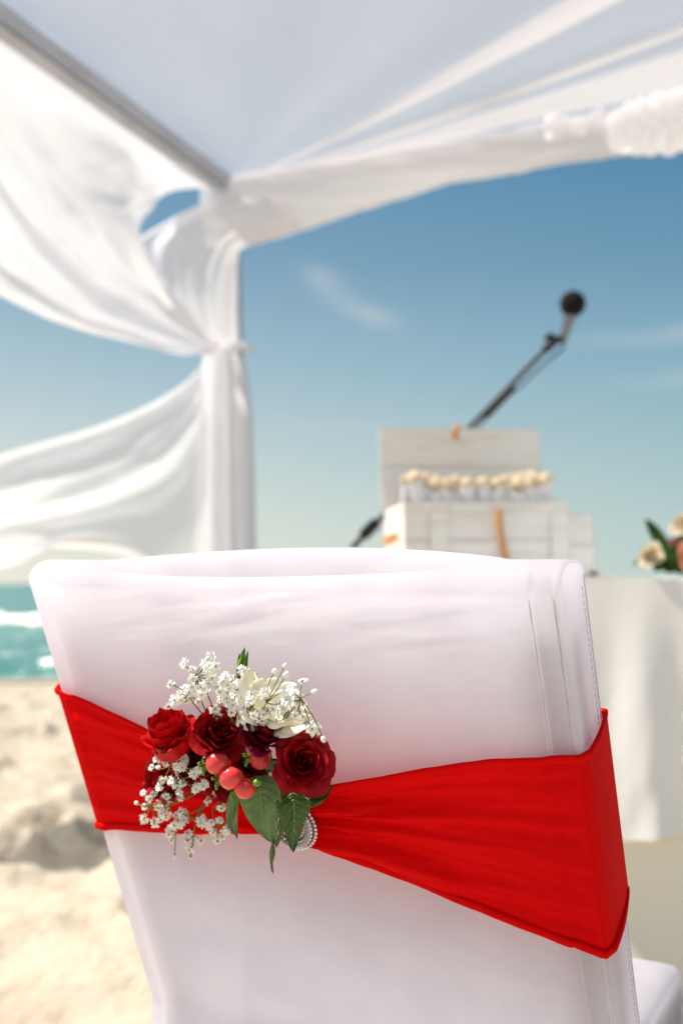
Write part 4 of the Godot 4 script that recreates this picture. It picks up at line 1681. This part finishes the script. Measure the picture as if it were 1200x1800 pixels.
func floret_mesh(seed_: int) -> ArrayMesh:
	# a double flower a few millimetres across: three whorls of notched petals over a green cup
	var r := RandomNumberGenerator.new()
	r.seed = seed_
	var g := Geo.new()
	for ring in 3:
		var cnt: int = [6, 5, 3][ring]
		for k in cnt:
			var a := TAU * (k + 0.5 * ring) / cnt + r.randf_range(-0.3, 0.3)
			var tilt: float = [0.08, 0.62, 1.15][ring] + r.randf_range(-0.25, 0.25)
			var len: float = [0.0056, 0.0046, 0.0030][ring] * r.randf_range(0.75, 1.15)
			var wd: float = len * r.randf_range(0.28, 0.40)
			var d := Vector3(cos(a) * cos(tilt), sin(tilt), sin(a) * cos(tilt))
			var s := Vector3(-sin(a), 0, cos(a))
			var up := s.cross(d)
			var pts := PackedVector3Array()
			for j in 5:
				var q := j / 4.0
				for i in 5:
					var p := i / 2.0 - 1.0
					var w: float = wd * (0.22 + 0.78 * sin(q * PI * 0.66))
					var notch := 0.26 * len * (1.0 - absf(p)) * (1.0 if j == 4 else 0.0)
					pts.append(d * (len * q - notch) + s * (p * w) - up * (0.28 * len * q * q) + up * (absf(p) * wd * 0.35))
			g.grid(pts, 5, 5)
	return g.mesh(M.floret_white)


func bud_mesh() -> ArrayMesh:
	var g := Geo.new()
	g.ball(Vector3(0, 0.001, 0), Vector3(0.0019, 0.0026, 0.0019), Basis(), 6, 8)
	return g.mesh(M.floret_white)


func breath(t: Node3D, to_eye: Vector3) -> void:
	var meshes := []
	for k in 6:
		meshes.append(floret_mesh(100 + k))
	var bud := bud_mesh()
	# sprays: root pixel, fork pixels, flowers (pixels; a third number 1 marks a closed bud)
	var sprays := [
		[[400, 1290], [[362, 1215], [345, 1190], [330, 1222]], 0.040, "371 1152,323 1167,338 1177,361 1168,370 1173,380 1171,365 1177,300 1203,339 1192,325 1210,337 1207,340 1212,317 1222,307 1231,296 1242,327 1232,354 1207,366 1202,373 1192,363 1210,354 1222,349 1232,318 1230,333 1217"],
		[[425, 1285], [[395, 1225], [412, 1235], [400, 1205]], 0.044, "383 1208,391 1198,397 1188,395 1215,407 1192,398 1227,389 1228,412 1220,417 1213,378 1246,385 1260,408 1240,407 1253,422 1272,426 1177,387 1216,403 1210,400 1236,413 1203"],
		[[455, 1280], [[482, 1237], [444, 1240], [468, 1236]], 0.048, "437 1232,437 1260,482 1182 1,500 1172 1,502 1188 1,491 1218 1,465 1218,440 1232,444 1219,464 1256,446 1258,460 1267,480 1247,436 1250,493 1237,503 1232,452 1252,430 1243,426 1226"],
		[[490, 1290], [[515, 1240], [505, 1250], [528, 1228]], 0.046, "532 1197,550 1217 1,511 1208,517 1218,491 1263,526 1263,513 1253,525 1251,520 1233,548 1282,555 1282,567 1297 1,506 1240,497 1245,519 1258,536 1270"],
		[[370, 1350], [[300, 1345], [325, 1350], [312, 1370]], 0.040, "283 1320 1,277 1335,291 1341,267 1349,280 1350 1,322 1335,313 1346,320 1349,315 1358,352 1351,342 1360,286 1371,301 1372,313 1377,321 1377,345 1387,357 1381,306 1380"],
		[[360, 1385], [[285, 1405], [300, 1415], [265, 1415]], 0.036, "280 1383,288 1392,292 1400,280 1402,314 1392,317 1402,253 1393,263 1403,241 1412 1,255 1418,278 1420,253 1439,272 1447,282 1441,292 1437,297 1426,292 1413,286 1411,270 1396,298 1404,285 1430"],
		[[375, 1400], [[318, 1435], [345, 1437], [340, 1470]], 0.030, "317 1427,323 1430,324 1442,311 1445,302 1459,302 1477,330 1465,354 1445,310 1432,306 1451,353 1477,335 1505,333 1493,307 1504 1,318 1448,297 1466,328 1478 1"],
		[[395, 1400], [[375, 1440], [385, 1445], [378, 1402]], 0.030, "368 1452,366 1407,379 1395,389 1420,387 1442,359 1436 1,396 1462,376 1463,382 1478,362 1449,391 1470,401 1455,372 1446"],
	]
	var r := RandomNumberGenerator.new()
	r.seed = 55
	for sp in sprays:
		var w: float = sp[2]
		var stems := Geo.new()
		var root := on_back(sp[0][0], sp[0][1], w - 0.016)
		var forks := []
		for k in sp[1].size():
			var q: Array = sp[1][k]
			var p := on_back(q[0], q[1], w - 0.006 + 0.004 * k)
			forks.append(p)
			stems.tube(curve([root, root.lerp(p, 0.5) + cnr * 0.004 + Vector3(r.randf_range(-0.003, 0.003), r.randf_range(-0.003, 0.003), 0), p], 8), [0.0007, 0.0007, 0.0006, 0.0006, 0.0005], 5)
		var spots := []
		for word in sp[3].split(","):
			var nums: PackedStringArray = word.split(" ")
			var p := on_back(float(nums[0]), float(nums[1]), w + r.randf_range(-0.008, 0.010))
			var best: Vector3 = forks[0]
			for fk in forks:
				if fk.distance_to(p) < best.distance_to(p):
					best = fk
			var mid := best.lerp(p, 0.5) + Vector3(r.randf_range(-0.002, 0.002), r.randf_range(-0.002, 0.002), r.randf_range(-0.002, 0.002))
			stems.tube(curve([best, mid, p], 6), [0.0005, 0.00042, 0.0004], 5)
			var dir := (p - mid).normalized()
			stems.tube(PackedVector3Array([p - dir * 0.0022, p - dir * 0.0006, p + dir * 0.0006]), [0.0004, 0.0011, 0.0014], 6)
			spots.append([p, dir, nums.size() > 2])
		var sprig := put("baby_breath_sprig", stems, M.sprig_green, t, false)
		for e in spots:
			var o := MeshInstance3D.new()
			o.name = "bud" if e[2] else "floret"
			o.mesh = bud if e[2] else meshes[r.randi() % 6]
			var up: Vector3 = (e[1] * 0.55 + to_eye * 0.75 + Vector3(r.randf_range(-0.5, 0.5), r.randf_range(-0.3, 0.5), 0)).normalized()
			if e[2]:
				up = e[1]
			var x := up.cross(Vector3(0.3, 0.2, 1)).normalized()
			var b := Basis(P(x), P(up), P(up.cross(x)) * -1.0).orthonormalized() * Basis(Vector3.UP, r.randf() * TAU)
			var sc := r.randf_range(0.62, 0.98) if not e[2] else r.randf_range(0.8, 1.1)
			o.transform = Transform3D(b.scaled(Vector3(sc, sc, sc)), P(e[0]) - t.position)
			sprig.add_child(o, true)
